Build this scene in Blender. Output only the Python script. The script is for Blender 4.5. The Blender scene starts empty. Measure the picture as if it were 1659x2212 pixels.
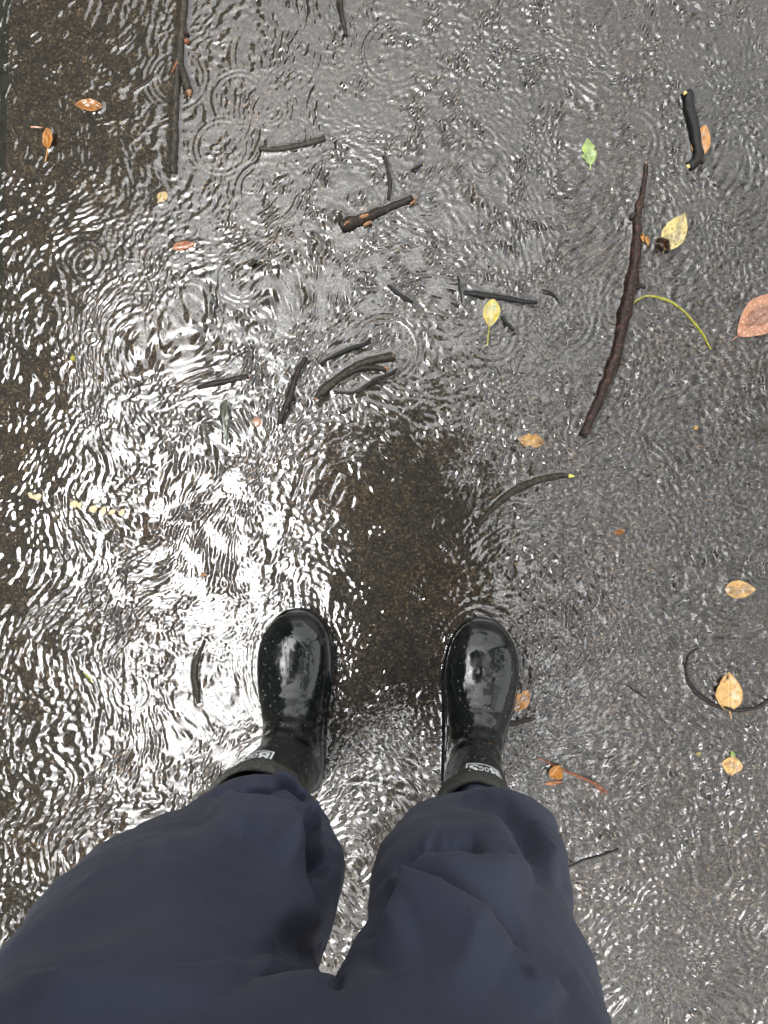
import bpy, bmesh, math, random
import numpy as np
from mathutils import Vector, Matrix, noise as mnoise

R = math.radians
SC = bpy.context.scene
COL = SC.collection
rng = np.random.default_rng(7)
random.seed(7)

# ------------------------------------------------------------------ camera
CAM_H = 1.2
F = 1597.5                     # focal length in units of a 1659 x 2212 picture
CX, CY = 829.5, 1106.0
NADIR = (935.0, 1180.0)        # where the plumb line below the phone meets the picture
zc = -Vector((NADIR[0]-CX, -(NADIR[1]-CY), -F)).normalized()
yc = Vector((0, 1, 0)); yc = (yc - zc*yc.dot(zc)).normalized()
xc = yc.cross(zc)
ROT = Matrix((xc, yc, zc))     # camera space -> world
cam_d = bpy.data.cameras.new('camera')
cam_d.sensor_fit = 'VERTICAL'; cam_d.sensor_height = 36.0; cam_d.lens = 36.0*F/2212.0
cam_d.clip_start = 0.005; cam_d.clip_end = 300
cam = bpy.data.objects.new('camera', cam_d); COL.objects.link(cam)
cam.matrix_world = Matrix.Translation((0, 0, CAM_H)) @ ROT.to_4x4()
SC.camera = cam

# ------------------------------------------------------------------ sky, sun, exposure
SUN_DIR = Vector((-0.26, -0.05, 1.0)).normalized()     # towards the bright part of the cloud cover
sun_elev = math.asin(SUN_DIR.z); sun_az = math.atan2(SUN_DIR.x, SUN_DIR.y)
world = bpy.data.worlds.new('World'); SC.world = world; world.use_nodes = True
wn = world.node_tree; wn.nodes.clear()
sky = wn.nodes.new('ShaderNodeTexSky'); sky.sky_type = 'NISHITA'; sky.sun_disc = False
sky.sun_elevation = sun_elev; sky.sun_rotation = sun_az
sky.air_density = 1.0; sky.dust_density = 6.0; sky.ozone_density = 1.0
bw = wn.nodes.new('ShaderNodeHueSaturation'); bw.inputs['Saturation'].default_value = 0.03
bg = wn.nodes.new('ShaderNodeBackground'); bg.inputs['Strength'].default_value = 0.15
wo = wn.nodes.new('ShaderNodeOutputWorld')
wn.links.new(sky.outputs[0], bw.inputs['Color']); wn.links.new(bw.outputs[0], bg.inputs['Color'])
wn.links.new(bg.outputs[0], wo.inputs['Surface'])
sd = bpy.data.lights.new('sun', 'SUN'); sd.energy = 0.5; sd.angle = R(21); sd.color = (1.0, 0.985, 0.96)
sun = bpy.data.objects.new('sun', sd); COL.objects.link(sun)
sun.rotation_euler = SUN_DIR.to_track_quat('Z', 'Y').to_euler(); sun.location = (0, 0, 12)
vs = SC.view_settings
vs.view_transform = 'Standard'; vs.look = 'None'; vs.gamma = 1; vs.use_curve_mapping = False
vs.exposure = 1.95
SC.render.engine = 'CYCLES'
SC.cycles.max_bounces = 8; SC.cycles.transparent_max_bounces = 12
SC.cycles.sample_clamp_indirect = 6

# ------------------------------------------------------------------ helpers
def P(px, py, z=0.0):
    d = ROT @ Vector((px-CX, -(py-CY), -F))
    t = (z-CAM_H)/d.z
    return Vector((d.x*t, d.y*t, z))

def proj(co):
    """world points (n,3) -> picture coordinates"""
    M = np.array(ROT.transposed())
    c = (co-np.array([0, 0, CAM_H])) @ M.T
    w = np.minimum(c[:, 2], -1e-3)
    return CX+c[:, 0]/-w*F, CY-c[:, 1]/-w*F

def mat(name, base=(.5, .5, .5), rough=.5, spec=.5, metal=0, coat=0, coat_rough=.05):
    m = bpy.data.materials.new(name); m.use_nodes = True
    b = m.node_tree.nodes['Principled BSDF']
    b.inputs['Base Color'].default_value = (*base, 1)
    b.inputs['Roughness'].default_value = rough
    b.inputs['Specular IOR Level'].default_value = spec
    b.inputs['Metallic'].default_value = metal
    b.inputs['Coat Weight'].default_value = coat
    b.inputs['Coat Roughness'].default_value = coat_rough
    return m, m.node_tree.nodes, m.node_tree.links, b

def node(N, t, **kw):
    n = N.new(t)
    for k, v in kw.items():
        if k.startswith('i_'):
            key = k[2:]
            n.inputs[int(key) if key.isdigit() else key.replace('_', ' ')].default_value = v
        else:
            setattr(n, k, v)
    return n

def ramp(N, stops, interp='LINEAR'):
    n = N.new('ShaderNodeValToRGB'); cr = n.color_ramp; cr.interpolation = interp
    while len(cr.elements) < len(stops): cr.elements.new(0.5)
    for e, (p, c) in zip(cr.elements, stops):
        e.position = p; e.color = (*c, 1) if len(c) == 3 else c
    return n

def add_bump(N, L, b, fac, strength, dist, prev=None, target='Normal'):
    bp = node(N, 'ShaderNodeBump'); bp.inputs['Strength'].default_value = strength
    bp.inputs['Distance'].default_value = dist
    L.new(fac, bp.inputs['Height'])
    if prev: L.new(prev, bp.inputs['Normal'])
    if b: L.new(bp.outputs[0], b.inputs[target])
    return bp.outputs[0]

def tag(o, label=None, cat=None, group=None, kind=None):
    if label: o['label'] = label
    if cat: o['category'] = cat
    if group: o['group'] = group
    if kind: o['kind'] = kind
    return o

def mesh_obj(name, verts, faces, material=None, parent=None, smooth=True):
    me = bpy.data.meshes.new(name)
    me.from_pydata([tuple(v) for v in verts], [], faces)
    me.update()
    if smooth: me.polygons.foreach_set('use_smooth', [True]*len(me.polygons))
    o = bpy.data.objects.new(name, me); COL.objects.link(o)
    if material: me.materials.append(material)
    if parent: o.parent = parent
    return o

def empty(name, loc=(0, 0, 0)):
    o = bpy.data.objects.new(name, None); o.location = loc; o.empty_display_size = .05
    COL.objects.link(o); return o

def rings_mesh(rings, cap0=True, cap1=True, closed=True):
    """rings: (n, m, 3) array -> verts, faces"""
    n, m = rings.shape[:2]
    V = rings.reshape(-1, 3).tolist(); Fc = []
    for i in range(n-1):
        for j in range(m if closed else m-1):
            k = (j+1) % m
            Fc.append((i*m+j, i*m+k, (i+1)*m+k, (i+1)*m+j))
    if cap0:
        V.append(rings[0].mean(0).tolist()); c = len(V)-1
        Fc += [(c, (j+1) % m, j) for j in range(m)]
    if cap1:
        V.append(rings[-1].mean(0).tolist()); c = len(V)-1
        Fc += [(c, (n-1)*m+j, (n-1)*m+(j+1) % m) for j in range(m)]
    return V, Fc

def catmull(pts, n):
    """smooth resample of rows through n points (uniform)"""
    p = np.asarray(pts, float)
    t = np.linspace(0, len(p)-1, n); out = []
    pe = np.vstack([2*p[0]-p[1], p, 2*p[-1]-p[-2]])
    for s in t:
        i = min(int(s), len(p)-2); f = s-i
        a, b, c, d = pe[i], pe[i+1], pe[i+2], pe[i+3]
        out.append(.5*((2*b)+(-a+c)*f+(2*a-5*b+4*c-d)*f*f+(-a+3*b-3*c+d)*f**3))
    return np.array(out)

def tube_rings(pts, rad, m=12, flat=1.0):
    pts = np.asarray(pts, float); n = len(pts)
    T = np.gradient(pts, axis=0); T /= np.linalg.norm(T, axis=1)[:, None]+1e-12
    up = np.array([0, 0, 1.]); out = np.zeros((n, m, 3))
    prev = None
    for i in range(n):
        t = T[i]
        if prev is None:
            ref = up if abs(t[2]) < .9 else np.array([0, 1., 0])
            s = np.cross(t, ref); s /= np.linalg.norm(s)
        else:
            s = prev-t*np.dot(prev, t); s /= np.linalg.norm(s)+1e-12
        prev = s; u = np.cross(s, t)
        a = np.linspace(0, 2*np.pi, m, endpoint=False)
        out[i] = pts[i]+rad[i]*(np.cos(a)[:, None]*s+np.sin(a)[:, None]*u*flat)
    return out

def smoothnoise(x, y, s, seed=0.0):
    return mnoise.noise(Vector((x*s+seed*13.7, y*s-seed*7.1, seed*3.3)))

# ------------------------------------------------------------------ materials
# wet exposed-aggregate pavement
pav, N, L, B = mat('wet pavement', (.03, .027, .022), .55, .35)
tc = node(N, 'ShaderNodeTexCoord')
n1 = node(N, 'ShaderNodeTexNoise', i_Scale=330.0, i_Detail=5.0, i_Roughness=.8); L.new(tc.outputs['Object'], n1.inputs['Vector'])
n2 = node(N, 'ShaderNodeTexNoise', i_Scale=5.0, i_Detail=5.0, i_Roughness=.6); L.new(tc.outputs['Object'], n2.inputs['Vector'])
n3 = node(N, 'ShaderNodeTexNoise', i_Scale=40.0, i_Detail=4.0); L.new(tc.outputs['Object'], n3.inputs['Vector'])
r1 = ramp(N, [(.36, (.009, .0070, .0048)), (.47, (.026, .0203, .0138)), (.57, (.052, .0405, .0277)), (.68, (.125, .099, .068))]); L.new(n1.outputs[0], r1.inputs[0])
r2 = ramp(N, [(.3, (.70, .76, .74)), (.5, (1, 1, 1)), (.7, (1.35, 1.15, .98))]); L.new(n2.outputs[0], r2.inputs[0])
mx = node(N, 'ShaderNodeMix', data_type='RGBA', blend_type='MULTIPLY'); mx.inputs[0].default_value = 1
L.new(r1.outputs[0], mx.inputs[6]); L.new(r2.outputs[0], mx.inputs[7])
r3 = ramp(N, [(.3, (.75, .75, .75)), (.7, (1.25, 1.25, 1.25))]); L.new(n3.outputs[0], r3.inputs[0])
mx2 = node(N, 'ShaderNodeMix', data_type='RGBA', blend_type='MULTIPLY'); mx2.inputs[0].default_value = 1
L.new(mx.outputs[2], mx2.inputs[6]); L.new(r3.outputs[0], mx2.inputs[7])
vo = node(N, 'ShaderNodeTexVoronoi', i_Scale=95.0, i_Randomness=1.0); L.new(tc.outputs['Object'], vo.inputs['Vector'])
sep = node(N, 'ShaderNodeSeparateColor'); L.new(vo.outputs['Color'], sep.inputs[0])
# chips: a pale grain in some cells, each with its own size
sz = node(N, 'ShaderNodeMapRange'); sz.inputs[1].default_value = .62; sz.inputs[2].default_value = 1.0; sz.inputs[3].default_value = 0.0; sz.inputs[4].default_value = .19
L.new(sep.outputs[0], sz.inputs[0])
lt = node(N, 'ShaderNodeMath', operation='LESS_THAN'); L.new(vo.outputs['Distance'], lt.inputs[0]); L.new(sz.outputs[0], lt.inputs[1])
chip = ramp(N, [(0, (.05, .04, .03)), (.5, (.12, .105, .08)), (.8, (.24, .22, .19)), (1, (.42, .40, .35))]); L.new(sep.outputs[1], chip.inputs[0])
va = node(N, 'ShaderNodeTexVoronoi', i_Scale=270.0, i_Randomness=1.0); L.new(tc.outputs['Object'], va.inputs['Vector'])
sa = node(N, 'ShaderNodeSeparateColor'); L.new(va.outputs['Color'], sa.inputs[0])
ra = ramp(N, [(0, (.22, .21, .20)), (.4, (.75, .73, .70)), (.75, (1.25, 1.22, 1.15)), (.92, (2.1, 2.0, 1.8)), (1, (3.6, 3.3, 2.8))]); L.new(sa.outputs[0], ra.inputs[0])
mxa = node(N, 'ShaderNodeMix', data_type='RGBA', blend_type='MULTIPLY'); mxa.inputs[0].default_value = 1
L.new(mx2.outputs[2], mxa.inputs[6]); L.new(ra.outputs[0], mxa.inputs[7])
mx3 = node(N, 'ShaderNodeMix', data_type='RGBA'); L.new(lt.outputs[0], mx3.inputs[0]); L.new(mxa.outputs[2], mx3.inputs[6]); L.new(chip.outputs[0], mx3.inputs[7])
L.new(mx3.outputs[2], B.inputs['Base Color'])
add_bump(N, L, B, n1.outputs[0], .5, .002)

# thin sheet of rain water
wat, N, L, B = mat('rain water'); N.remove(B)
out = N['Material Output']
tr = node(N, 'ShaderNodeBsdfTransparent'); tr.inputs[0].default_value = (.93, .93, .90, 1)
gl = node(N, 'ShaderNodeBsdfGlossy'); gl.inputs['Roughness'].default_value = .03; gl.inputs[0].default_value = (1, 1, 1, 1)
fr = node(N, 'ShaderNodeFresnel'); fr.inputs['IOR'].default_value = 1.70
tc = node(N, 'ShaderNodeTexCoord')
w1 = node(N, 'ShaderNodeTexNoise', i_Scale=190.0, i_Detail=2.0, i_Roughness=.55, i_Distortion=.6); L.new(tc.outputs['Object'], w1.inputs['Vector'])
at = node(N, 'ShaderNodeAttribute', attribute_name='chop')
bp = node(N, 'ShaderNodeBump'); bp.inputs['Distance'].default_value = .0018
L.new(at.outputs['Fac'], bp.inputs['Strength']); L.new(w1.outputs[0], bp.inputs['Height'])
L.new(bp.outputs[0], gl.inputs['Normal']); L.new(bp.outputs[0], fr.inputs['Normal'])
ms = node(N, 'ShaderNodeMixShader'); L.new(fr.outputs[0], ms.inputs[0]); L.new(tr.outputs[0], ms.inputs[1]); L.new(gl.outputs[0], ms.inputs[2])
L.new(ms.outputs[0], out.inputs['Surface'])

def bubble_mat():
    m, N, L, B = mat('bubble film'); N.remove(B); out = N['Material Output']
    tr = node(N, 'ShaderNodeBsdfTransparent'); tr.inputs[0].default_value = (.96, .96, .95, 1)
    gl = node(N, 'ShaderNodeBsdfGlossy'); gl.inputs['Roughness'].default_value = .02
    fr = node(N, 'ShaderNodeFresnel'); fr.inputs['IOR'].default_value = 1.33
    ms = node(N, 'ShaderNodeMixShader'); L.new(fr.outputs[0], ms.inputs[0]); L.new(tr.outputs[0], ms.inputs[1]); L.new(gl.outputs[0], ms.inputs[2])
    L.new(ms.outputs[0], out.inputs['Surface']); return m
BUB = bubble_mat()
BEAD, N, L, B = mat('rain bead', (.02, .023, .023), .03, 1.0, 0, 1, .02)

def bark_mat(name, c0, c1, c2, coat=.7):
    m, N, L, B = mat(name, c1, .55, .2, 0, coat*.8, .04)
    tc = node(N, 'ShaderNodeTexCoord')
    a = node(N, 'ShaderNodeTexNoise', i_Scale=130.0, i_Detail=5.0, i_Roughness=.7); L.new(tc.outputs['Object'], a.inputs[0])
    r = ramp(N, [(.32, c0), (.52, c1), (.72, c2)]); L.new(a.outputs[0], r.inputs[0]); L.new(r.outputs[0], B.inputs['Base Color'])
    c = node(N, 'ShaderNodeTexNoise', i_Scale=420.0, i_Detail=3.0); L.new(tc.outputs['Object'], c.inputs[0])
    nb = add_bump(N, L, B, a.outputs[0], .7, .0025)
    nb = add_bump(N, L, B, c.outputs[0], .5, .0008, nb)
    L.new(nb, B.inputs['Coat Normal'])
    return m
BARK_GREY = bark_mat('grey olive bark', (.004, .0034, .002), (.022, .018, .0105), (.07, .058, .036), .35)
BARK_DARK = bark_mat('dark wet bark', (.003, .0022, .0014), (.015, .0096, .006), (.05, .033, .021), .35)
BARK_RED = bark_mat('reddish bark', (.004, .0022, .0016), (.020, .009, .0055), (.11, .046, .030), .35)
BARK_BLACK = bark_mat('blackened bark', (.002, .002, .002), (.005, .0045, .004), (.016, .013, .011), .4)
STEM_YEL = bark_mat('yellow green stem', (.13, .14, .02), (.30, .29, .04), (.42, .38, .08), .3)
STEM_RED = bark_mat('red brown stem', (.08, .025, .012), (.2, .07, .035), (.36, .16, .08), .4)
WOOD, N, L, B = mat('torn orange wood', (.5, .25, .1), .6, .4, 0, .3)
tc = node(N, 'ShaderNodeTexCoord'); a = node(N, 'ShaderNodeTexNoise', i_Scale=300.0); L.new(tc.outputs['Object'], a.inputs[0])
r = ramp(N, [(.3, (.14, .055, .024)), (.6, (.30, .15, .07)), (.8, (.42, .27, .15))]); L.new(a.outputs[0], r.inputs[0]); L.new(r.outputs[0], B.inputs['Base Color'])
PITH, N, L, B = mat('pale yellow pith', (.66, .52, .18), .55, .4, 0, .3)
PITHG, N, L, B = mat('lime yellow pith', (.62, .62, .10), .55, .4, 0, .3)

def leaf_mat(name, c_main, c_edge, c_spot, spots=.35, vein=(.8, .6, .3), coat=.5):
    """colour mottled by noise, darker ribs along the real leaf's midrib and side veins (object x runs along the leaf)"""
    m, N, L, B = mat(name, c_main, .4, .5, 0, coat, .12)
    tc = node(N, 'ShaderNodeTexCoord')
    oi = node(N, 'ShaderNodeObjectInfo')
    ad = node(N, 'ShaderNodeVectorMath', operation='ADD')
    cb = node(N, 'ShaderNodeCombineXYZ'); mu = node(N, 'ShaderNodeMath', operation='MULTIPLY'); mu.inputs[1].default_value = 9.0
    L.new(oi.outputs['Random'], mu.inputs[0]); L.new(mu.outputs[0], cb.inputs[2])
    L.new(tc.outputs['Object'], ad.inputs[0]); L.new(cb.outputs[0], ad.inputs[1])
    a = node(N, 'ShaderNodeTexNoise', i_Scale=75.0, i_Detail=4.0, i_Roughness=.65); L.new(ad.outputs[0], a.inputs[0])
    r = ramp(N, [(.33, c_edge), (.5, c_main), (.68, tuple(min(1, x*1.25) for x in c_main))]); L.new(a.outputs[0], r.inputs[0])
    s = node(N, 'ShaderNodeTexNoise', i_Scale=260.0, i_Detail=3.0); L.new(ad.outputs[0], s.inputs[0])
    rs = ramp(N, [(.66-spots*.25, (0, 0, 0)), (.74-spots*.2, (1, 1, 1))]); L.new(s.outputs[0], rs.inputs[0])
    m1 = node(N, 'ShaderNodeMix', data_type='RGBA'); L.new(rs.outputs[0], m1.inputs[0]); L.new(r.outputs[0], m1.inputs[6]); m1.inputs[7].default_value = (*c_spot, 1)
    # veins: |y| small, or stripes of x - |y|
    sx = node(N, 'ShaderNodeSeparateXYZ'); L.new(tc.outputs['Object'], sx.inputs[0])
    ay = node(N, 'ShaderNodeMath', operation='ABSOLUTE'); L.new(sx.outputs[1], ay.inputs[0])
    mid = node(N, 'ShaderNodeMath', operation='LESS_THAN'); mid.inputs[1].default_value = .0006; L.new(ay.outputs[0], mid.inputs[0])
    df = node(N, 'ShaderNodeMath', operation='SUBTRACT'); L.new(sx.outputs[0], df.inputs[0]); L.new(ay.outputs[0], df.inputs[1])
    sn = node(N, 'ShaderNodeMath', operation='PINGPONG'); sn.inputs[1].default_value = .0035; L.new(df.outputs[0], sn.inputs[0])
    sv = node(N, 'ShaderNodeMath', operation='LESS_THAN'); sv.inputs[1].default_value = .00035; L.new(sn.outputs[0], sv.inputs[0])
    mm = node(N, 'ShaderNodeMath', operation='MULTIPLY'); mm.inputs[1].default_value = .45; L.new(sv.outputs[0], mm.inputs[0])
    mv = node(N, 'ShaderNodeMath', operation='MAXIMUM'); L.new(mid.outputs[0], mv.inputs[0]); L.new(mm.outputs[0], mv.inputs[1])
    m2 = node(N, 'ShaderNodeMix', data_type='RGBA'); L.new(mv.outputs[0], m2.inputs[0]); L.new(m1.outputs[2], m2.inputs[6]); m2.inputs[7].default_value = (*vein, 1)
    L.new(m2.outputs[2], B.inputs['Base Color'])
    nb = add_bump(N, L, B, a.outputs[0], .4, .001)
    L.new(nb, B.inputs['Coat Normal'])
    B.inputs['Subsurface Weight'].default_value = 0
    return m
LF_ORANGE = leaf_mat('orange leaf', (0.403, 0.180, 0.040), (0.288, 0.108, 0.025), (0.144, 0.058, 0.022), .2, (0.504, 0.302, 0.101))
LF_BROWN = leaf_mat('orange brown leaf', (0.259, 0.108, 0.023), (0.173, 0.065, 0.014), (0.072, 0.029, 0.011), .2, (0.302, 0.144, 0.043))
LF_BEIGE = leaf_mat('beige leaf', (0.446, 0.331, 0.144), (0.360, 0.245, 0.094), (0.288, 0.180, 0.072), .1, (0.518, 0.432, 0.230))
LF_RED = leaf_mat('red brown leaf', (.37, .165, .085), (.30, .12, .06), (.52, .32, .2), .45, (.24, .10, .06))
LF_RUST = leaf_mat('rust leaf', (0.288, 0.094, 0.029), (0.202, 0.065, 0.029), (0.259, 0.158, 0.050), .3, (0.360, 0.180, 0.072))
LF_GREEN = leaf_mat('green leaf', (0.288, 0.403, 0.101), (0.245, 0.360, 0.079), (0.360, 0.446, 0.180), .15, (0.396, 0.475, 0.216))
LF_YELLOW = leaf_mat('yellow spotted leaf', (0.490, 0.403, 0.144), (0.403, 0.302, 0.094), (0.216, 0.122, 0.036), .42, (0.540, 0.475, 0.245))
LF_YG = leaf_mat('yellow and green leaf', (0.475, 0.382, 0.065), (0.230, 0.302, 0.058), (0.446, 0.216, 0.072), .3, (0.540, 0.490, 0.180))
LF_GOLD = leaf_mat('golden leaf', (0.475, 0.288, 0.086), (0.396, 0.187, 0.050), (0.202, 0.086, 0.029), .3, (0.540, 0.396, 0.180))
LF_DARK = leaf_mat('dark brown leaf', (0.032, 0.016, 0.009), (0.014, 0.009, 0.006), (0.144, 0.058, 0.022), .3, (0.072, 0.036, 0.014))
LF_CREAM = leaf_mat('cream petal', (0.504, 0.432, 0.259), (0.446, 0.360, 0.194), (0.360, 0.259, 0.108), .15, (0.547, 0.490, 0.324))
LF_OLIVE = leaf_mat('sodden olive leaf', (0.025, 0.032, 0.014), (0.014, 0.018, 0.010), (0.065, 0.072, 0.036), .3, (0.072, 0.086, 0.043))

# boot rubber: nearly black, glossy, beaded with rain
RUB, N, L, B = mat('black rubber', (.0075, .0105, .0105), .16, .5, 0, .25, .06)
tc = node(N, 'ShaderNodeTexCoord')
v = node(N, 'ShaderNodeTexVoronoi', i_Scale=230.0, i_Randomness=1.0); L.new(tc.outputs['Object'], v.inputs[0])
sp = node(N, 'ShaderNodeSeparateColor'); L.new(v.outputs['Color'], sp.inputs[0])
szn = node(N, 'ShaderNodeMapRange'); szn.inputs[1].default_value = .55; szn.inputs[2].default_value = 1; szn.inputs[3].default_value = 0; szn.inputs[4].default_value = .34
L.new(sp.outputs[0], szn.inputs[0])
dr = node(N, 'ShaderNodeMath', operation='SUBTRACT'); L.new(szn.outputs[0], dr.inputs[0]); L.new(v.outputs['Distance'], dr.inputs[1])
dm = node(N, 'ShaderNodeMath', operation='MAXIMUM'); dm.inputs[1].default_value = 0; L.new(dr.outputs[0], dm.inputs[0])
g1 = node(N, 'ShaderNodeTexNoise', i_Scale=16.0, i_Detail=6.0, i_Roughness=.65); L.new(tc.outputs['Object'], g1.inputs[0])
mp = node(N, 'ShaderNodeMapping'); mp.inputs['Scale'].default_value = (420, 26, 60); L.new(tc.outputs['Object'], mp.inputs[0])
g2 = node(N, 'ShaderNodeTexNoise', i_Scale=1.0, i_Detail=3.0); L.new(mp.outputs[0], g2.inputs[0])
rr = ramp(N, [(.35, (.05, .05, .05)), (.65, (.20, .20, .20))]); L.new(g1.outputs[0], rr.inputs[0]); L.new(rr.outputs[0], B.inputs['Roughness'])
rc = ramp(N, [(.4, (.004, .006, .006)), (.7, (.009, .0108, .0102))]); L.new(g1.outputs[0], rc.inputs[0]); L.new(rc.outputs[0], B.inputs['Base Color'])
nb = add_bump(N, L, B, g2.outputs[0], .10, .001)
g3 = node(N, 'ShaderNodeTexNoise', i_Scale=34.0, i_Detail=2.0); L.new(tc.outputs['Object'], g3.inputs[0])
nb = add_bump(N, L, B, g3.outputs[0], .35, .006, nb)
nb = add_bump(N, L, B, dm.outputs[0], .55, .004, nb)
L.new(nb, B.inputs['Coat Normal'])
SHAFT, N, L, B = mat('matt shaft rubber', (.013, .014, .0135), .38, .45)
tc = node(N, 'ShaderNodeTexCoord')
a = node(N, 'ShaderNodeTexNoise', i_Scale=38.0, i_Detail=6.0, i_Roughness=.7); L.new(tc.outputs['Object'], a.inputs[0])
r = ramp(N, [(.35, (.009, .010, .0095)), (.6, (.016, .017, .016)), (.78, (.042, .042, .037))]); L.new(a.outputs[0], r.inputs[0]); L.new(r.outputs[0], B.inputs['Base Color'])
add_bump(N, L, B, a.outputs[0], .4, .003)
COLLAR, N, L, B = mat('grey collar binding', (.055, .056, .05), .7, .3)
tc = node(N, 'ShaderNodeTexCoord')
a = node(N, 'ShaderNodeTexNoise', i_Scale=260.0, i_Detail=3.0); L.new(tc.outputs['Object'], a.inputs[0])
r = ramp(N, [(.35, (.035, .036, .032)), (.65, (.08, .08, .072))]); L.new(a.outputs[0], r.inputs[0]); L.new(r.outputs[0], B.inputs['Base Color'])
add_bump(N, L, B, a.outputs[0], .5, .001)
WHITE, N, L, B = mat('white print', (.78, .82, .82), .5, .4)
LINING, N, L, B = mat('black lining', (.012, .012, .014), .85, .2)

def cloth_mat(name, c0, c1):
    m, N, L, B = mat(name, c0, .72, .22)
    B.inputs['Sheen Weight'].default_value = .05
    tc = node(N, 'ShaderNodeTexCoord')
    a = node(N, 'ShaderNodeTexNoise', i_Scale=9.0, i_Detail=4.0); L.new(tc.outputs['Object'], a.inputs[0])
    r = ramp(N, [(.35, c0), (.68, c1)]); L.new(a.outputs[0], r.inputs[0])
    s = node(N, 'ShaderNodeTexVoronoi', i_Scale=34.0); L.new(tc.outputs['Object'], s.inputs[0])
    sp = node(N, 'ShaderNodeSeparateColor'); L.new(s.outputs['Color'], sp.inputs[0])
    q = node(N, 'ShaderNodeMapRange'); q.inputs[1].default_value = .55; q.inputs[2].default_value = 1; q.inputs[3].default_value = 0; q.inputs[4].default_value = .20
    L.new(sp.outputs[1], q.inputs[0])
    d = node(N, 'ShaderNodeMath', operation='SUBTRACT'); L.new(q.outputs[0], d.inputs[0]); L.new(s.outputs['Distance'], d.inputs[1])
    dd = node(N, 'ShaderNodeMapRange'); dd.inputs[1].default_value = -.04; dd.inputs[2].default_value = .08; dd.inputs[3].default_value = 0; dd.inputs[4].default_value = .7; L.new(d.outputs[0], dd.inputs[0])
    mxx = node(N, 'ShaderNodeMix', data_type='RGBA'); L.new(dd.outputs[0], mxx.inputs[0]); L.new(r.outputs[0], mxx.inputs[6]); mxx.inputs[7].default_value = (c0[0]*.4, c0[1]*.42, c0[2]*.5, 1)
    L.new(mxx.outputs[2], B.inputs['Base Color'])
    w = node(N, 'ShaderNodeTexNoise', i_Scale=900.0, i_Detail=2.0); L.new(tc.outputs['Object'], w.inputs[0])
    nb = add_bump(N, L, B, w.outputs[0], .28, .0006)
    w2 = node(N, 'ShaderNodeTexNoise', i_Scale=24.0, i_Detail=3.0); L.new(tc.outputs['Object'], w2.inputs[0])
    add_bump(N, L, B, w2.outputs[0], .16, .006, nb)
    return m
CLOTH = cloth_mat('navy rain cloth', (.033, .039, .064), (.048, .055, .084))
CLOTH2 = cloth_mat('navy jacket cloth', (.026, .030, .05), (.032, .037, .058))
SKIN, N, L, B = mat('skin', (.48, .30, .22), .5, .4)
HAIR, N, L, B = mat('dark hair', (.02, .015, .012), .6, .3)
EYE, N, L, B = mat('eye', (.1, .08, .07), .1, .5)
PHONE, N, L, B = mat('black phone', (.015, .015, .017), .25, .5)

# ------------------------------------------------------------------ setting: pavement, kerb strip, water
def plane(name, x0, x1, y0, y1, z, m, kind='structure'):
    o = mesh_obj(name, [(x0, y0, z), (x1, y0, z), (x1, y1, z), (x0, y1, z)], [(0, 1, 2, 3)], m, None, False)
    return tag(o, kind=kind)
kerb_x = P(5, 1100).x
plane('pavement', -0.735, 60, -60, 60, 0, pav)
MOSS, N, L, B = mat('mossy kerb concrete', (.02, .022, .015), .7, .3)
tc = node(N, 'ShaderNodeTexCoord'); a = node(N, 'ShaderNodeTexNoise', i_Scale=70.0, i_Detail=6.0); L.new(tc.outputs['Object'], a.inputs[0])
r = ramp(N, [(.3, (.010, .011, .007)), (.6, (.03, .032, .022)), (.75, (.09, .09, .08))]); L.new(a.outputs[0], r.inputs[0]); L.new(r.outputs[0], B.inputs['Base Color'])
add_bump(N, L, B, a.outputs[0], .8, .006)
plane('path_edging', -60, -0.7345, -60, 60, -.006, MOSS)

# objects lying in the water register here so the surface can climb their edges
MENISCUS = []     # (points (n,2), radius)

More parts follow.
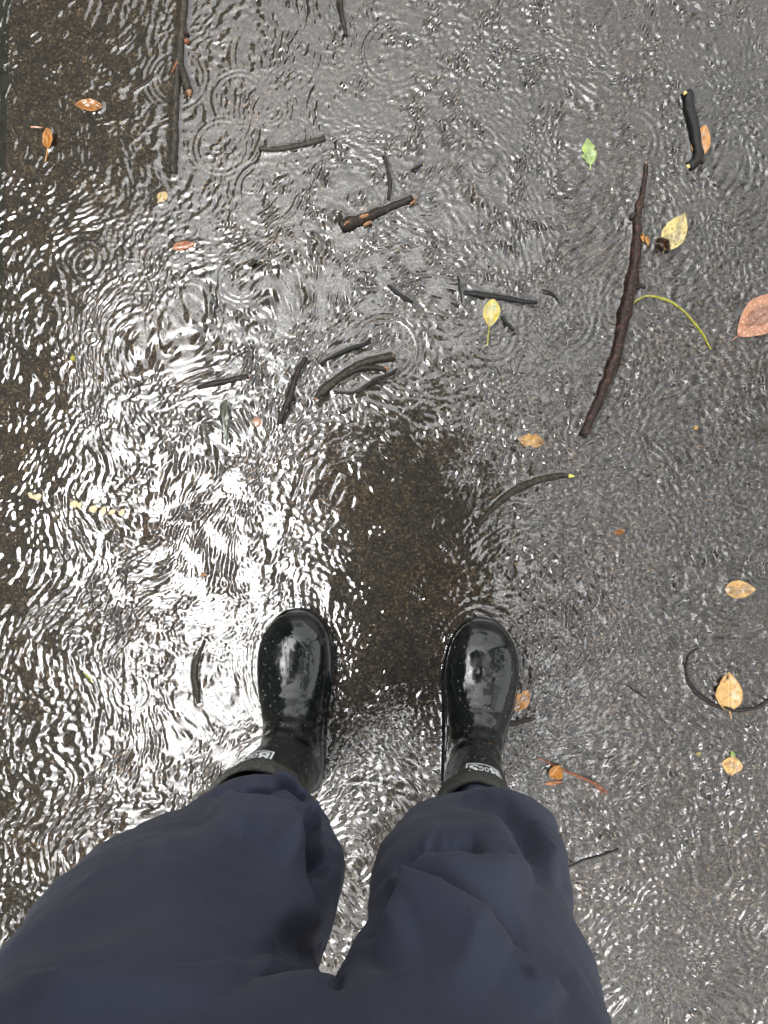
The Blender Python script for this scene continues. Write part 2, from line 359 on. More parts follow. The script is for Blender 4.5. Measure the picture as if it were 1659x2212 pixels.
# ------------------------------------------------------------------ twigs and leaves
def twig(name, label, cat, pts, widths, m, z=None, ends=(), knobs=(), group='twigs lying in the rain water', sub=0.35, rough=.17, flat=1.0):
    """pts in picture units; widths (full) in picture units; ends: list of (which, length px, material)"""
    s = CAM_H/F
    n = max(16, int(sum(math.dist(pts[i], pts[i+1]) for i in range(len(pts)-1))/6))
    pw = np.array([[p[0], p[1], w] for p, w in zip(pts, widths)], float)
    q = catmull(pw, n)
    r = q[:, 2]*s*.5
    zz = (np.maximum(r*(1-sub), .0082-r*.75) if z is None else np.full(n, z))
    W = np.array([P(a, b, c) for (a, b), c in zip(q[:, :2], zz)])
    seed = random.random()*50
    for i in range(n):
        r[i] *= 1+rough*mnoise.noise(Vector((i*.35, seed, 0)))+rough*.6*mnoise.noise(Vector((i*.9, seed, 4)))
        W[i, 0] += .0018*mnoise.noise(Vector((i*.25, seed, 9)))
        W[i, 1] += .0018*mnoise.noise(Vector((i*.25, seed, 19)))
    for (t, amp) in knobs:
        r *= 1+amp*np.exp(-((np.linspace(0, 1, n)-t)/.02)**2)
    org = W.mean(0); org[2] = 0
    rg = tube_rings(W-org, r, 14, flat)
    for i in range(n):                       # lengthwise ridges of bark
        c = rg[i].mean(0)
        for j in range(14):
            f = 1+.15*mnoise.noise(Vector((j*1.3+seed, i*.12, 2)))
            rg[i, j] = c+(rg[i, j]-c)*f
    V, Fc = rings_mesh(rg)
    o = mesh_obj(name, V, Fc, m); o.location = org
    tag(o, label, cat, group)
    MENISCUS.append((W[:, :2].copy(), float(np.median(r))))
    for (which, ln, em, scale) in ends:
        i0, d = (0, W[0]-W[2]) if which == 0 else (n-1, W[-1]-W[-3])
        d = d/np.linalg.norm(d); k = 6
        base = W[i0]-org
        pp = np.array([base-d*.0012+d*ln*s*t for t in np.linspace(0, 1, k)])
        rr_ = r[i0]*scale*np.array([1, .98, .8, .66, .42, .2])
        rr2 = tube_rings(pp, rr_, 9)
        for a_ in range(k):
            for b_ in range(9):
                rr2[a_, b_] += d*ln*s*.3*mnoise.noise(Vector((b_*1.7, seed, a_*.4)))*(a_ > 0)
        V, Fc = rings_mesh(rr2)
        mesh_obj('broken_end', V, Fc, em, o)
    return o

def side_piece(parent, name, pts, widths, m, z):
    s = CAM_H/F; n = max(8, int(sum(math.dist(pts[i], pts[i+1]) for i in range(len(pts)-1))/6))
    q = catmull(np.array([[p[0], p[1], w, zz] for p, w, zz in zip(pts, widths, z)], float), n)
    W = np.array([P(a, b, c) for a, b, c in zip(q[:, 0], q[:, 1], q[:, 3])])
    org = np.array(parent.location)
    V, Fc = rings_mesh(tube_rings(W-org, q[:, 2]*s*.5, 10))
    MENISCUS.append((W[:, :2].copy(), float(np.median(q[:, 2]*s*.5))))
    return mesh_obj(name, V, Fc, m, parent)

def leaf(name, label, base, tip, width, m, stem=None, cat='leaf', group='fallen leaves in the rain water', z=.0043, curl=.004, prof=.42, wav=.0015, bite=None, fold=0.0, stem_w=3.0, stem_m=None, hole=None, arch=0.0):
    """base, tip in picture units; width in picture units"""
    s = CAM_H/F
    b3, t3 = P(*base, z), P(*tip, z)
    ln = (t3-b3).length; ang = math.atan2(t3.y-b3.y, t3.x-b3.x); hw = width*s*.5
    nu, nv = 26, 11; V = []; seed = random.random()*90
    for i in range(nu+1):
        u = i/nu
        shape = (math.sin(math.pi*u**(math.log(.5)/math.log(prof))))**.8 if 0 < u < 1 else 0
        shape = max(shape, .02)
        for j in range(nv):
            v_ = (j/(nv-1)*2-1)
            edge = 1+.07*mnoise.noise(Vector((u*9, v_*1.1+seed, 1)))*abs(v_)
            y = v_*hw*shape*edge
            x = u*ln
            y += arch*ln*math.sin(math.pi*u)
            zz = curl*(abs(v_)**1.6)*shape+wav*mnoise.noise(Vector((u*4.0, v_*1.3, seed)))*2
            zz += fold*hw*max(0, v_)**2*shape
            zz += curl*.6*(u-.5)**2*2
            if bite:
                for (bu, bv, br) in bite:
                    d = math.hypot((u-bu)*ln/hw, v_-bv)
                    if d < br: y *= .55+.45*d/br
            V.append((x, y, zz))
    Fc = []
    for i in range(nu):
        for j in range(nv-1):
            if hole and any(math.hypot((i+.5)/nu-h[0], ((j+.5)/(nv-1)*2-1-h[1])*.5) < h[2] for h in hole): continue
            Fc.append((i*nv+j, (i+1)*nv+j, (i+1)*nv+j+1, i*nv+j+1))
    o = mesh_obj(name, V, Fc, m); o.location = b3; o.rotation_euler = (0, 0, ang)
    sm = o.modifiers.new('thickness', 'SOLIDIFY'); sm.thickness = .0005; sm.offset = 0
    tag(o, label, cat, group)
    if stem:
        inv = Matrix.Rotation(-ang, 3, 'Z')
        pts = [b3+(t3-b3)*.08]+[P(*q, max(.005, z-.001)) for q in stem]
        loc = np.array([inv @ (p-b3) for p in pts]); loc = catmull(loc, 12)
        loc[:, 2] += .0006
        V, Fc = rings_mesh(tube_rings(loc, np.linspace(stem_w*.6, stem_w*.42, 12)*s, 7))
        mesh_obj('stem', V, Fc, stem_m or m, o)
    c = np.array([[b3.x+(t3.x-b3.x)*u, b3.y+(t3.y-b3.y)*u] for u in np.linspace(.15, .85, 8)])
    MENISCUS.append((c, hw*.8))
    return o

# --- sticks, top of the picture downwards
t = twig('branch', 'long straight grey olive branch at the top edge, with one side stub', 'branch',
     [(399, -60), (398, 0), (394, 60), (387, 125), (381, 200), (378, 280), (376, 340), (376, 376)], [19, 19, 20, 20, 17, 19, 20, 19], BARK_GREY, knobs=[(.45, .3), (.56, .25)])
side_piece(t, 'side_stub', [(387, 124), (396, 160), (408, 197)], [10, 18, 18], BARK_GREY, [.006, .009, .009])
side_piece(t, 'broken_end', [(408, 196), (409, 201), (410, 208)], [15, 12, 4], WOOD, [.009, .009, .008])
side_piece(t, 'bud', [(400, 72), (405, 74), (408, 76)], [6, 9, 5], BARK_RED, [.007, .008, .008])
side_piece(t, 'bud', [(399, 88), (405, 90), (409, 92)], [7, 12, 6], STEM_RED, [.007, .008, .008])
side_piece(t, 'bark_strip', [(383, 133), (377, 145), (371, 158)], [4, 5, 3], STEM_RED, [.013, .012, .009])
twig('twig', 'short dark twig hanging in from the top edge near the bright glare', 'twig', [(735, -40), (736, 0), (738, 40), (747, 78)], [9, 11, 11, 8], BARK_DARK)
twig('stick', 'smooth grey stick lying level, right of the long branch\'s lower end', 'stick', [(560, 323), (610, 323), (660, 313), (703, 300)], [13, 16, 15, 15], BARK_GREY, ends=[(1, 4, WOOD, .7)])
twig('twig', 'thin curved upright dark twig just above the stick with torn orange patches', 'twig', [(829, 338), (838, 368), (842, 400), (838, 430)], [7, 9, 10, 8], BARK_DARK)
twig('twig', 'tiny black splinter with a pale tip, beside the curved upright twig', 'twig', [(886, 368), (900, 362), (913, 355)], [5, 6, 4], BARK_BLACK, ends=[(1, 5, PITHG, .7)])
t = twig('stick', 'thick knobbly stick with torn orange patches, club shaped at its left end', 'stick', [(735, 490), (755, 484), (780, 475), (815, 461), (850, 446), (892, 430)], [28, 32, 25, 21, 19, 17], BARK_DARK, ends=[(1, 16, WOOD, .5)], rough=.16)
side_piece(t, 'torn_patch', [(777, 470), (785, 467), (796, 464)], [7, 9, 6], WOOD, [.016, .017, .015])
side_piece(t, 'torn_patch', [(785, 487), (795, 482), (802, 478)], [5, 8, 5], WOOD, [.012, .012, .011])
side_piece(t, 'torn_patch', [(743, 487), (749, 481), (755, 478)], [3, 5, 3], WOOD, [.020, .021, .020])
side_piece(t, 'torn_patch', [(886, 441), (892, 437), (896, 434)], [4, 6, 4], WOOD, [.011, .012, .011])
t = twig('stick', 'short thick black stick with pale cut ends, lying across an orange leaf', 'stick', [(1482, 200), (1487, 225), (1494, 260), (1502, 300), (1508, 335), (1502, 350), (1486, 362)], [25, 25, 25, 24, 25, 23, 20], BARK_BLACK, ends=[(0, 4, BARK_BLACK, .9)], knobs=[(.8, .15)])
side_piece(t, 'cut_end', [(1478, 199), (1481, 203)], [8, 9], PITH, [.018, .018])
side_piece(t, 'cut_end', [(1484, 361), (1489, 358)], [9, 8], PITH, [.016, .017])
side_piece(t, 'side_stub', [(1508, 338), (1516, 344), (1519, 352)], [14, 10, 7], BARK_RED, [.010, .009, .007])
t = twig('branch', 'long curved reddish branch, thicker in its middle, right of centre', 'branch', [(1397, 355), (1393, 385), (1386, 425), (1377, 470), (1374, 530), (1365, 600), (1355, 650), (1343, 705), (1330, 768), (1312, 815), (1290, 870), (1257, 944)], [10, 12, 15, 18, 22, 25, 27, 24, 25, 22, 21, 19], BARK_RED, knobs=[(.22, .2), (.47, .2), (.6, .12)], ends=[(0, 6, PITH, .5)])
side_piece(t, 'side_stub', [(1375, 461), (1366, 466), (1362, 474)], [9, 11, 8], BARK_DARK, [.009, .009, .007])
side_piece(t, 'side_stub', [(1366, 625), (1382, 617), (1394, 621)], [14, 11, 8], BARK_DARK, [.008, .007, .006])
t = twig('stem', 'bright yellow green leaf stalk arching away from the long reddish branch', 'stalk', [(1367, 657), (1380, 646), (1398, 639), (1425, 643), (1452, 654), (1478, 674), (1503, 701), (1522, 730), (1536, 754)], [3.5, 3.5, 4, 5, 5, 4.5, 5.2, 5.2, 3.5], STEM_YEL, z=.0062, knobs=[(.42, .5), (.75, .35)])
twig('stick', 'dark level stick with a short upright piece at its left, above the yellow green leaf', 'stick', [(1001, 633), (1025, 637), (1060, 640), (1095, 645), (1130, 651), (1160, 654)], [12, 16, 14, 11, 12, 9], BARK_BLACK, rough=.18)
twig('twig', 'short upright dark twig touching the left end of the level stick', 'twig', [(989, 597), (992, 618), (996, 645), (998, 655)], [4, 6, 5, 4], BARK_BLACK, z=.0056)
twig('twig', 'small blackened bark splinter left of the level stick', 'twig', [(836, 616), (850, 628), (870, 642), (891, 654)], [6, 10, 10, 7], BARK_BLACK, rough=.25)
twig('twig', 'small black twig just right of the yellow green leaf', 'twig', [(1084, 684), (1094, 698), (1110, 713)], [7, 9, 6], BARK_BLACK, rough=.2)
twig('twig', 'thin black sunken arc of twig right of the level stick', 'twig', [(1169, 626), (1185, 630), (1200, 642), (1208, 655)], [4, 6, 6, 4], BARK_BLACK, z=.0050)
twig('twig', 'slim black twig above the forked sticks in the glare', 'twig', [(690, 786), (715, 772), (740, 760), (775, 748), (801, 739)], [5, 8, 9, 9, 6], BARK_BLACK)
twig('stick', 'ragged dark stick slanting down in the glare, left of the forked sticks', 'stick', [(662, 772), (645, 800), (634, 830), (625, 862), (612, 893), (604, 916)], [10, 14, 13, 16, 13, 11], BARK_DARK, rough=.2)
t = twig('stick', 'forked grey brown stick with orange broken ends, in the glare', 'stick', [(684, 860), (704, 840), (730, 818), (765, 795), (800, 780), (848, 771)], [14, 19, 20, 20, 19, 19], BARK_GREY, ends=[(0, 9, WOOD, .65), (1, 4, WOOD, .6)])
side_piece(t, 'fork', [(752, 808), (775, 797), (800, 793), (834, 799)], [10, 13, 13, 12], BARK_DARK, [.006, .008, .008, .007])
side_piece(t, 'broken_end', [(830, 797), (836, 796), (839, 799)], [9, 8, 4], WOOD, [.008, .008, .007])
twig('twig', 'thin dark bent twig lying just below the forked stick', 'twig', [(722, 846), (752, 850), (778, 842), (806, 824), (842, 808), (857, 795)], [5, 7, 8, 8, 7, 5], BARK_DARK, z=.0056)
twig('stick', 'short straight brown stick with an orange snapped end, left of the glare', 'stick', [(427, 838), (460, 830), (500, 822), (538, 813)], [11, 14, 14, 13], BARK_DARK, ends=[(1, 6, WOOD, .7)])
twig('twig', 'curved olive brown twig standing left of the left boot', 'twig', [(441, 1383), (429, 1415), (423, 1445), (424, 1480), (431, 1520)], [6, 11, 13, 14, 11], BARK_GREY)
t = twig('stick', 'gently bowed tapering grey twig with a lime yellow tip, above the right boot', 'stick', [(1034, 1135), (1055, 1108), (1082, 1082), (1115, 1057), (1155, 1040), (1195, 1030), (1228, 1027)], [7, 11, 15, 17, 17, 16, 12], BARK_GREY, ends=[(1, 14, PITHG, .75)])
t = twig('twig', 'thin dark looped twig curling under the golden leaf at the right edge', 'twig', [(1510, 1399), (1490, 1412), (1481, 1435), (1487, 1470), (1508, 1500), (1545, 1523), (1590, 1534), (1640, 1524), (1690, 1488)], [3.5, 4.5, 6, 9, 10, 9, 9, 9, 8], BARK_DARK, z=.0055)
side_piece(t, 'side_twig', [(1475, 1416), (1476, 1432), (1481, 1450)], [3, 4, 4], BARK_BLACK, [.004, .005, .005])
t = twig('twig', 'thin red brown twig trailing from the small curled orange leaf', 'twig', [(1160, 1636), (1185, 1647), (1215, 1662), (1250, 1677), (1285, 1694), (1314, 1712)], [3, 4, 5.5, 6, 6, 5], STEM_RED, z=.006)
side_piece(t, 'side_twig', [(1287, 1696), (1299, 1712), (1301, 1716)], [4, 4, 3], STEM_RED, [.006, .006, .005])
twig('stick', 'dark sunken stick sticking out behind the right boot', 'stick', [(1060, 1574), (1100, 1562), (1150, 1553), (1203, 1546)], [13, 15, 12, 8], BARK_DARK, z=.002)
t = twig('twig', 'thin black twig in the water beside the right trouser leg', 'twig', [(1226, 1872), (1250, 1862), (1285, 1851), (1312, 1842), (1336, 1834)], [4, 5, 5, 5, 4], BARK_BLACK, z=.0055)
side_piece(t, 'side_twig', [(1238, 1864), (1229, 1858), (1226, 1852)], [4, 3, 2], BARK_BLACK, [.006, .006, .006])
twig('twig', 'faint brown sunken twig above the small golden leaf with a green bud', 'twig', [(1352, 1480), (1375, 1494), (1396, 1508)], [4, 5, 4], BARK_DARK, z=.0050)
twig('twig', 'tiny dark bark crumb above the forked sticks, in bright ripples', 'twig', [(537, 573), (546, 570), (556, 562)], [8, 12, 7], BARK_DARK)
twig('twig', 'purplish glossy strip of bark beside the long straight branch', 'bark strip', [(289, 194), (303, 185), (318, 175), (331, 163)], [7, 9, 8, 5], BARK_RED, flat=.5)
twig('twig', 'thin yellow green grass sliver at the lower left', 'stalk', [(180, 1452), (190, 1462), (201, 1473)], [2, 3.4, 2.5], STEM_YEL, z=.0062, group=None)

# --- leaves
leaf('leaf', 'orange brown leaf with pointed left tip, left of the long straight branch', (222, 232), (162, 226), 29, LF_BROWN, curl=.005, prof=.45)
t = leaf('leaf', 'twisted two tone orange leaf with a thin stalk, near the left edge', (104, 322), (102, 277), 24, LF_ORANGE, stem=[(101, 336), (98, 350)], fold=.25, curl=.008, arch=-.12, wav=.003)
V = [(0, 0, 0), (.010, .004, .001), (.022, .007, .003), (.020, -.003, .004), (.009, -.006, .001)]
ct = mesh_obj('curled_tip', [(.036+a*.1-b*.25, .004+a*1.0, .004+c) for a, b, c in V], [(0, 1, 4), (1, 2, 3, 4)], LF_RUST, t)
leaf('leaf', 'small round beige leaf below the end of the long straight branch', (344, 436), (361, 416), 24, LF_BEIGE, stem=[(340, 437)], prof=.5, curl=.003)
leaf('leaf', 'rust red leaf half sunk in the ripples, below the round beige leaf', (374, 537), (424, 527), 20, LF_RUST, prof=.4, curl=.004)
leaf('leaf', 'fresh green leaf with ragged lobes, upper right', (1275, 357), (1268, 300), 33, LF_GREEN, stem=[(1276, 368)], prof=.45, curl=.003, bite=[(.8, -.9, .5), (.45, 1.0, .35), (.55, -1, .3), (.2, 1, .3)], stem_m=LF_GREEN)
leaf('leaf', 'yellow leaf speckled with brown and a brown tip, right of the long reddish branch', (1437, 541), (1478, 462), 50, LF_YELLOW, prof=.43, curl=.004, stem=[(1431, 546)])
leaf('leaf', 'small dark curled brown leaf tucked against the speckled yellow leaf', (1415, 523), (1448, 543), 22, LF_DARK, curl=.012, z=.008, wav=.004)
leaf('leaf', 'narrow orange leaf lying under the short thick black stick', (1505, 340), (1524, 270), 40, LF_ORANGE, z=.005, curl=.002, group='fallen leaves in the rain water')
leaf('leaf', 'yellow leaf with green edge and long stalk, below the level stick', (1057, 706), (1066, 645), 37, LF_YG, stem=[(1055, 722), (1053, 748)], prof=.5, curl=.004, stem_m=STEM_YEL)
leaf('leaf', 'large red brown oval leaf cut off by the right edge', (1592, 727), (1700, 636), 76, LF_RED, prof=.5, curl=.006, stem=[(1580, 737)], wav=.002)
leaf('leaf', 'crumpled orange brown leaf below the end of the long reddish branch', (1119, 948), (1175, 957), 32, LF_GOLD, curl=.006, wav=.006, bite=[(.5, -1, .5), (.5, 1, .4)], prof=.5)
leaf('leaf', 'golden leaf with a dark brown tip, at the right edge', (1565, 1272), (1631, 1274), 38, LF_GOLD, curl=.004, prof=.4)
leaf('leaf', 'broad golden leaf with a hole, inside the looped twig', (1573, 1535), (1574, 1452), 54, LF_GOLD, prof=.42, curl=.004, stem=[(1578, 1545), (1579, 1552)], hole=[(.86, .1, .05)], z=.0062)
leaf('leaf', 'small round golden leaf with a green bud and a dark stalk', (1577, 1676), (1583, 1632), 40, LF_GOLD, prof=.55, curl=.003, stem=[(1572, 1690), (1569, 1705)], stem_m=BARK_DARK)
leaf('leaf_bud', 'tiny lime green bud at the top of the small round golden leaf', (1582, 1634), (1580, 1622), 9, LF_GREEN, cat='bud', group=None, z=.009)
leaf('leaf', 'orange leaf half hidden beside the toe of the right boot', (1110, 1535), (1141, 1490), 33, LF_ORANGE, prof=.5, curl=.004, bite=[(.75, 1, .5)])
leaf('leaf', 'small shiny curled orange leaf at the end of the thin red brown twig', (1187, 1677), (1209, 1652), 30, LF_ORANGE, curl=.014, z=.009, fold=.3, prof=.5)
leaf('leaf', 'thin red brown sliver painted as the reflection of the small curled orange leaf', (1176, 1694), (1216, 1688), 9, LF_RUST, z=.006, curl=.001)  # stands in for the curled leaf's mirror image in the water
leaf('leaf', 'little orange red leaf scrap lost in the glare above the left boot', (545, 913), (566, 911), 20, LF_RUST, prof=.5, curl=.003)
leaf('leaf', 'sodden dark olive leaf lying upright below the short straight brown stick', (490, 966), (486, 862), 18, LF_OLIVE, prof=.6, z=.0066, curl=.001)
for (b, tp, lb) in [((1395, 512), (1400, 532), 'larger orange splinter between the long reddish branch and the speckled leaf'), ((1384, 505), (1390, 524), 'slimmer orange splinter touching the long reddish branch')]:
    leaf('bud_scale', lb, b, tp, 8, LF_ORANGE, cat='bud scale', group='orange bud scales', z=.008)
for (b, tp, w, lb) in [((1498, 926), (1507, 922), 9, 'tiny orange crumb right of the long reddish branch\'s lower end'), ((1326, 1152), (1350, 1146), 12, 'brown leaf crumbs right of the bowed grey twig'), ((435, 1243), (446, 1240), 7, 'tiny dark orange crumb in the glare left of the left boot'), ((1503, 1629), (1513, 1626), 8, 'tiny yellowish bud left of the small golden leaf with the green bud')]:
    leaf('leaf_fragment', lb, b, tp, w, LF_GOLD if w == 9 else (LF_YELLOW if w == 8 else LF_BROWN), cat='leaf fragment', group='small leaf fragments', z=.0075)
PETALS = [((62, 1064), (74, 1077), 11, 'leftmost cream petal scrap of the broken row at the left edge'), ((72, 1076), (90, 1070), 16, 'cream petal scrap joined right of the leftmost one'), ((152, 1093), (168, 1084), 18, 'cream petal second clump from the left edge, left half'), ((165, 1092), (177, 1089), 14, 'cream petal second clump from the left edge, right half'),
          ((193, 1102), (210, 1096), 17, 'squarish cream petal in the middle of the row'), ((216, 1110), (228, 1096), 16, 'bent cream petal right of the squarish one'), ((235, 1109), (250, 1102), 13, 'cream petal second from the right end of the row'), ((257, 1112), (270, 1101), 13, 'cream petal at the right end of the row')]
for (b, tp, w, lb) in PETALS:
    leaf('petal', lb, b, tp, w, LF_CREAM, cat='petal', group='row of cream petals', z=.0082, prof=.5, curl=.001, bite=[(.5, 1, .6)])
# a berry
def ball(name, px, py, r_px, m, label, cat):
    r_ = r_px*CAM_H/F
    bm = bmesh.new(); bmesh.ops.create_icosphere(bm, subdivisions=3, radius=r_)
    for v_ in bm.verts:
        v_.co *= 1+.05*mnoise.noise(v_.co*300)
        if v_.co.z > r_*.7: v_.co.z -= (v_.co.z-r_*.7)*.6
    me = bpy.data.meshes.new(name); bm.to_mesh(me); bm.free()
    me.polygons.foreach_set('use_smooth', [True]*len(me.polygons)); me.materials.append(m)
    o = bpy.data.objects.new(name, me); COL.objects.link(o); o.location = P(px, py, r_*.9+.003)
    MENISCUS.append((np.array([[o.location.x, o.location.y]]), r_))
    return tag(o, label, cat)
ball('berry', 158, 774, 6.0, STEM_YEL, 'tiny round yellow green berry alone at the left', 'berry')

# --- bubbles
def bubble(px, py, r_px, label, h=.33):
    r_ = r_px*CAM_H/F; rings = []
    for i in range(10):
        a = math.pi/2*i/9.5
        rings.append([(r_*math.cos(a)*math.cos(t_), r_*math.cos(a)*math.sin(t_), r_*h*math.sin(a)) for t_ in np.linspace(0, 2*math.pi, 40, endpoint=False)])
    V, Fc = rings_mesh(np.array(rings), False, True)
    o = mesh_obj('bubble', V, Fc, BUB); o.location = P(px, py, .0048)
    MENISCUS.append((np.array([[o.location.x, o.location.y]]), r_))
    return tag(o, label, 'bubble', 'bubbles on the rain water')
bubble(1046, 348, 27, 'large round bubble left of the fresh green leaf')
bubble(137, 73, 8, 'small bubble near the top left corner')
bubble(278, 1771, 8, 'small bubble beside the left trouser leg')

# ------------------------------------------------------------------ boots
BOOT = [  # front/top point (y, z), back/bottom point (y, z), half width
    ((.2905, .026), (.2895, .010), .012), ((.2870, .042), (.283, .003), .026), ((.276, .056), (.270, .0), .0395), ((.255, .067), (.246, .0), .0515),
    ((.226, .073), (.212, .0), .0575), ((.195, .079), (.170, .0), .0560), ((.166, .091), (.125, .0), .0495),
    ((.143, .110), (.082, .0), .0440), ((.132, .132), (.040, .0), .0415), ((.127, .156), (.006, .014), .0410),
    ((.1245, .180), (.000, .055), .0415), ((.123, .204), (.003, .105), .0445), ((.121, .228), (.003, .160), .0490), ((.119, .252), (.001, .212), .0545), ((.117, .276), (-.006, .256), .0600)]
def boot_ring(Fp, Bp, w, k, m=64, grow=0.0, bend=0.0):
    """k 0..1: how foot-like (flat sole) the ring is"""
    Fp, Bp = np.array([0, *Fp]), np.array([0, *Bp])
    mid = (Fp+Bp)/2; ax = (Fp-Bp)/2; la = np.linalg.norm(ax); ax = ax/la; la += grow
    out = []
    for a in np.linspace(0, 2*np.pi, m, endpoint=False):
        c, s_ = math.cos(a), math.sin(a)
        if c < 0:
            e = 2/(2+2.6*k); cc = -abs(c)**e; ss = math.copysign(abs(s_)**e, s_)
        else:
            cc, ss = c, math.copysign(abs(s_)**(1-.10*k), s_)
        out.append(mid+ax*la*cc+np.array([1, 0, 0])*(w+grow)*ss)
    return np.array(out)

def make_boot(label, heel, toe, mirror, seed, lean=0.0, logo_angle=0.0, flare=1.0, back=0.0):
    st = []
    for i, (f_, b_, w) in enumerate(BOOT):
        k = 1.0 if i <= 7 else (.6 if i == 8 else (.25 if i == 9 else 0))
        if i >= 12: w = w*(1+(flare-1)*(i-11)/3)
        st.append([*f_, *b_, w, k])
    q = catmull(st, 92)
    rings = np.array([boot_ring((r_[0], r_[1]), (r_[2], r_[3]), max(.004, r_[4]), min(1, max(0, r_[5]))) for r_ in q])
    n = len(rings)
    # asymmetry of the foot: inner edge straighter; creases over the instep
    for i in range(n):
        foot = max(0, min(1, (55-i)/25))
        y = rings[i, :, 1]
        rings[i, :, 0] += mirror*.008*foot*np.clip((y-.16)/.12, 0, 1)**1.2
        for j in range(rings.shape[1]):
            p = rings[i, j]
            nrm = p-rings[i].mean(0); ln = np.linalg.norm(nrm)+1e-9
            d = .0011*mnoise.noise(Vector((p[0]*30+seed, p[1]*26, p[2]*30)))+.0006*mnoise.noise(Vector((p[0]*80+seed, p[1]*60, p[2]*80)))
            if i > 50: d += .0024*mnoise.noise(Vector((p[0]*22+seed, p[1]*20, p[2]*48)))
            top = nrm[1]/ln*.6+nrm[2]/ln*.8
            if 38 < i < 62 and top > .2:      # flex creases at the ankle bend
                d += .0016*math.sin(i*.9+seed)*top
            rings[i, j] = p+nrm/ln*d*(1 if p[2] > .004 else 0)
    # shaft leans a little
    rings[:, :, 0] += lean*np.clip((rings[:, :, 2]-.10)/.18, 0, 1)**1.3
    rings[:, :, 1] -= back*np.clip((rings[:, :, 2]-.12)/.16, 0, 1)
    hx, hy = heel; dx, dy = toe[0]-hx, toe[1]-hy
    sc = math.hypot(dx, dy)/.29; ang = math.atan2(-dx, dy)
    root = empty('rubber_boot', (hx, hy, .002)); root.rotation_euler = (0, 0, ang); root.scale = (sc, sc, sc)
    split = 58
    V, Fc = rings_mesh(rings[:split+1], True, False)
    foot_o = mesh_obj('foot', V, Fc, RUB, root)
    V, Fc = rings_mesh(rings[split:], False, False)
    sh = mesh_obj('shaft', V, Fc, SHAFT, root)
    # lining going down inside
    top = rings[-1]; cen = top.mean(0)
    lin = [top, cen+(top-cen)*.955+np.array([0, 0, .001])]
    for k in range(1, 9):
        src = rings[n-1-k*3]; c = src.mean(0); lin.append(c+(src-c)*.94)
    V, Fc = rings_mesh(np.array(lin), False, False)
    mesh_obj('lining', V, Fc, LINING, root)
    # collar binding: a band outside the top edge with a turned lip
    band = []
    for (back, grow) in [(8, .0006), (8, .0022), (5, .003), (2, .0034), (0, .0030), (-1, .0012), (-1, -.0028), (1, -.0042), (4, -.0046)]:
        src = rings[min(n-1, n-1-max(back, 0))].copy()
        c = src.mean(0)
        if back < 0: src = src+np.array([0, 0, .0022])
        dvec = src-c; dl = np.linalg.norm(dvec, axis=1)[:, None]
        band.append(c+dvec*(1+grow/dl))
    V, Fc = rings_mesh(np.array(band), False, False)
    mesh_obj('collar', V, Fc, COLLAR, root)
    # sole with a double welt
    ol = []
    for i in range(0, 46):
        r_ = rings[i]; ol.append((r_[:, 0].min(), r_[:, 0].max(), r_[:, 1].min() if i > 0 else r_[:, 1].mean()))
    left = [(a, y) for a, b, y in ol]; right = [(b, y) for a, b, y in ol]
    hy_ = [(math.sin(t_)*.039, .036-math.cos(t_)*.040) for t_ in np.linspace(-math.pi/2+.25, math.pi/2-.25, 17)]
    left = [p for p in left if p[1] > .05]; right = [p for p in right if p[1] > .05]
    toe_pts = [(mirror*.008+math.sin(t_)*.022, .285+math.cos(t_)*.0075) for t_ in np.linspace(-1.2, 1.2, 9)]
    left = [p for p in left if p[1] < .282]; right = [p for p in right if p[1] < .282]
    loop = left[::-1]+toe_pts+right+hy_[::-1]
    loop = np.array(loop); 
    m_ = 120; seg = np.r_[0, np.cumsum(np.linalg.norm(np.diff(np.vstack([loop, loop[:1]]), axis=0), axis=1))]
    tt = np.linspace(0, seg[-1], m_, endpoint=False); lp = np.vstack([loop, loop[:1]])
    loop = np.stack([np.interp(tt, seg, lp[:, 0]), np.interp(tt, seg, lp[:, 1])], 1)
    for _ in range(3): loop = (np.roll(loop, 1, 0)+2*loop+np.roll(loop, -1, 0))/4
    tang = np.roll(loop, -1, 0)-np.roll(loop, 1, 0); nr = np.stack([tang[:, 1], -tang[:, 0]], 1); nr /= np.linalg.norm(nr, axis=1)[:, None]
    if (nr*(loop-loop.mean(0))).sum() < 0: nr = -nr
    rr_ = []
    for (z, g) in [(.000, .0015), (.001, .004), (.009, .0045), (.011, .0028), (.013, .0045), (.021, .0042), (.0235, .002), (.0245, -.003)]:
        lug = np.zeros(m_)
        rr_.append(np.c_[loop+nr*(g+np.reshape(lug, (-1, 1)) if z < .01 else loop*0+nr*g+loop*0) if False else loop+nr*(g+(lug[:, None] if z < .01 else 0)), np.full(m_, z)])
    V, Fc = rings_mesh(np.array(rr_), True, False)
    mesh_obj('sole', V, Fc, RUB, root)
    MENISCUS.append((np.array([[*(Matrix.Rotation(ang, 2) @ Vector(p)*sc + Vector(heel))] for p in loop]), .002))
    # printed badge on the shaft: outlined band with four letters
    gr = rings[split:]           # shaft grid, angle j, 0 = front
    def on_shaft(u, h):          # u: metres round from the front, h: metres below the top edge
        fi = (n-1)-h/.0037
        i0 = int(np.clip(math.floor(fi), 0, n-2)); f_ = fi-i0
        j = (u+logo_angle)/.0060
        m = rings.shape[1]; j0 = math.floor(j); g_ = j-j0
        def at_(i): return rings[i, j0 % m]*(1-g_)+rings[i, (j0+1) % m]*g_
        p = at_(i0)*(1-f_)+at_(min(n-1, i0+1))*f_
        c = rings[i0].mean(0); d = p-c; d[2] = 0
        return p+d/np.linalg.norm(d)*.0011
    badge = empty('logo_badge'); badge.parent = root
    wid, h0, h1, th = .060, .019, .056, .0030
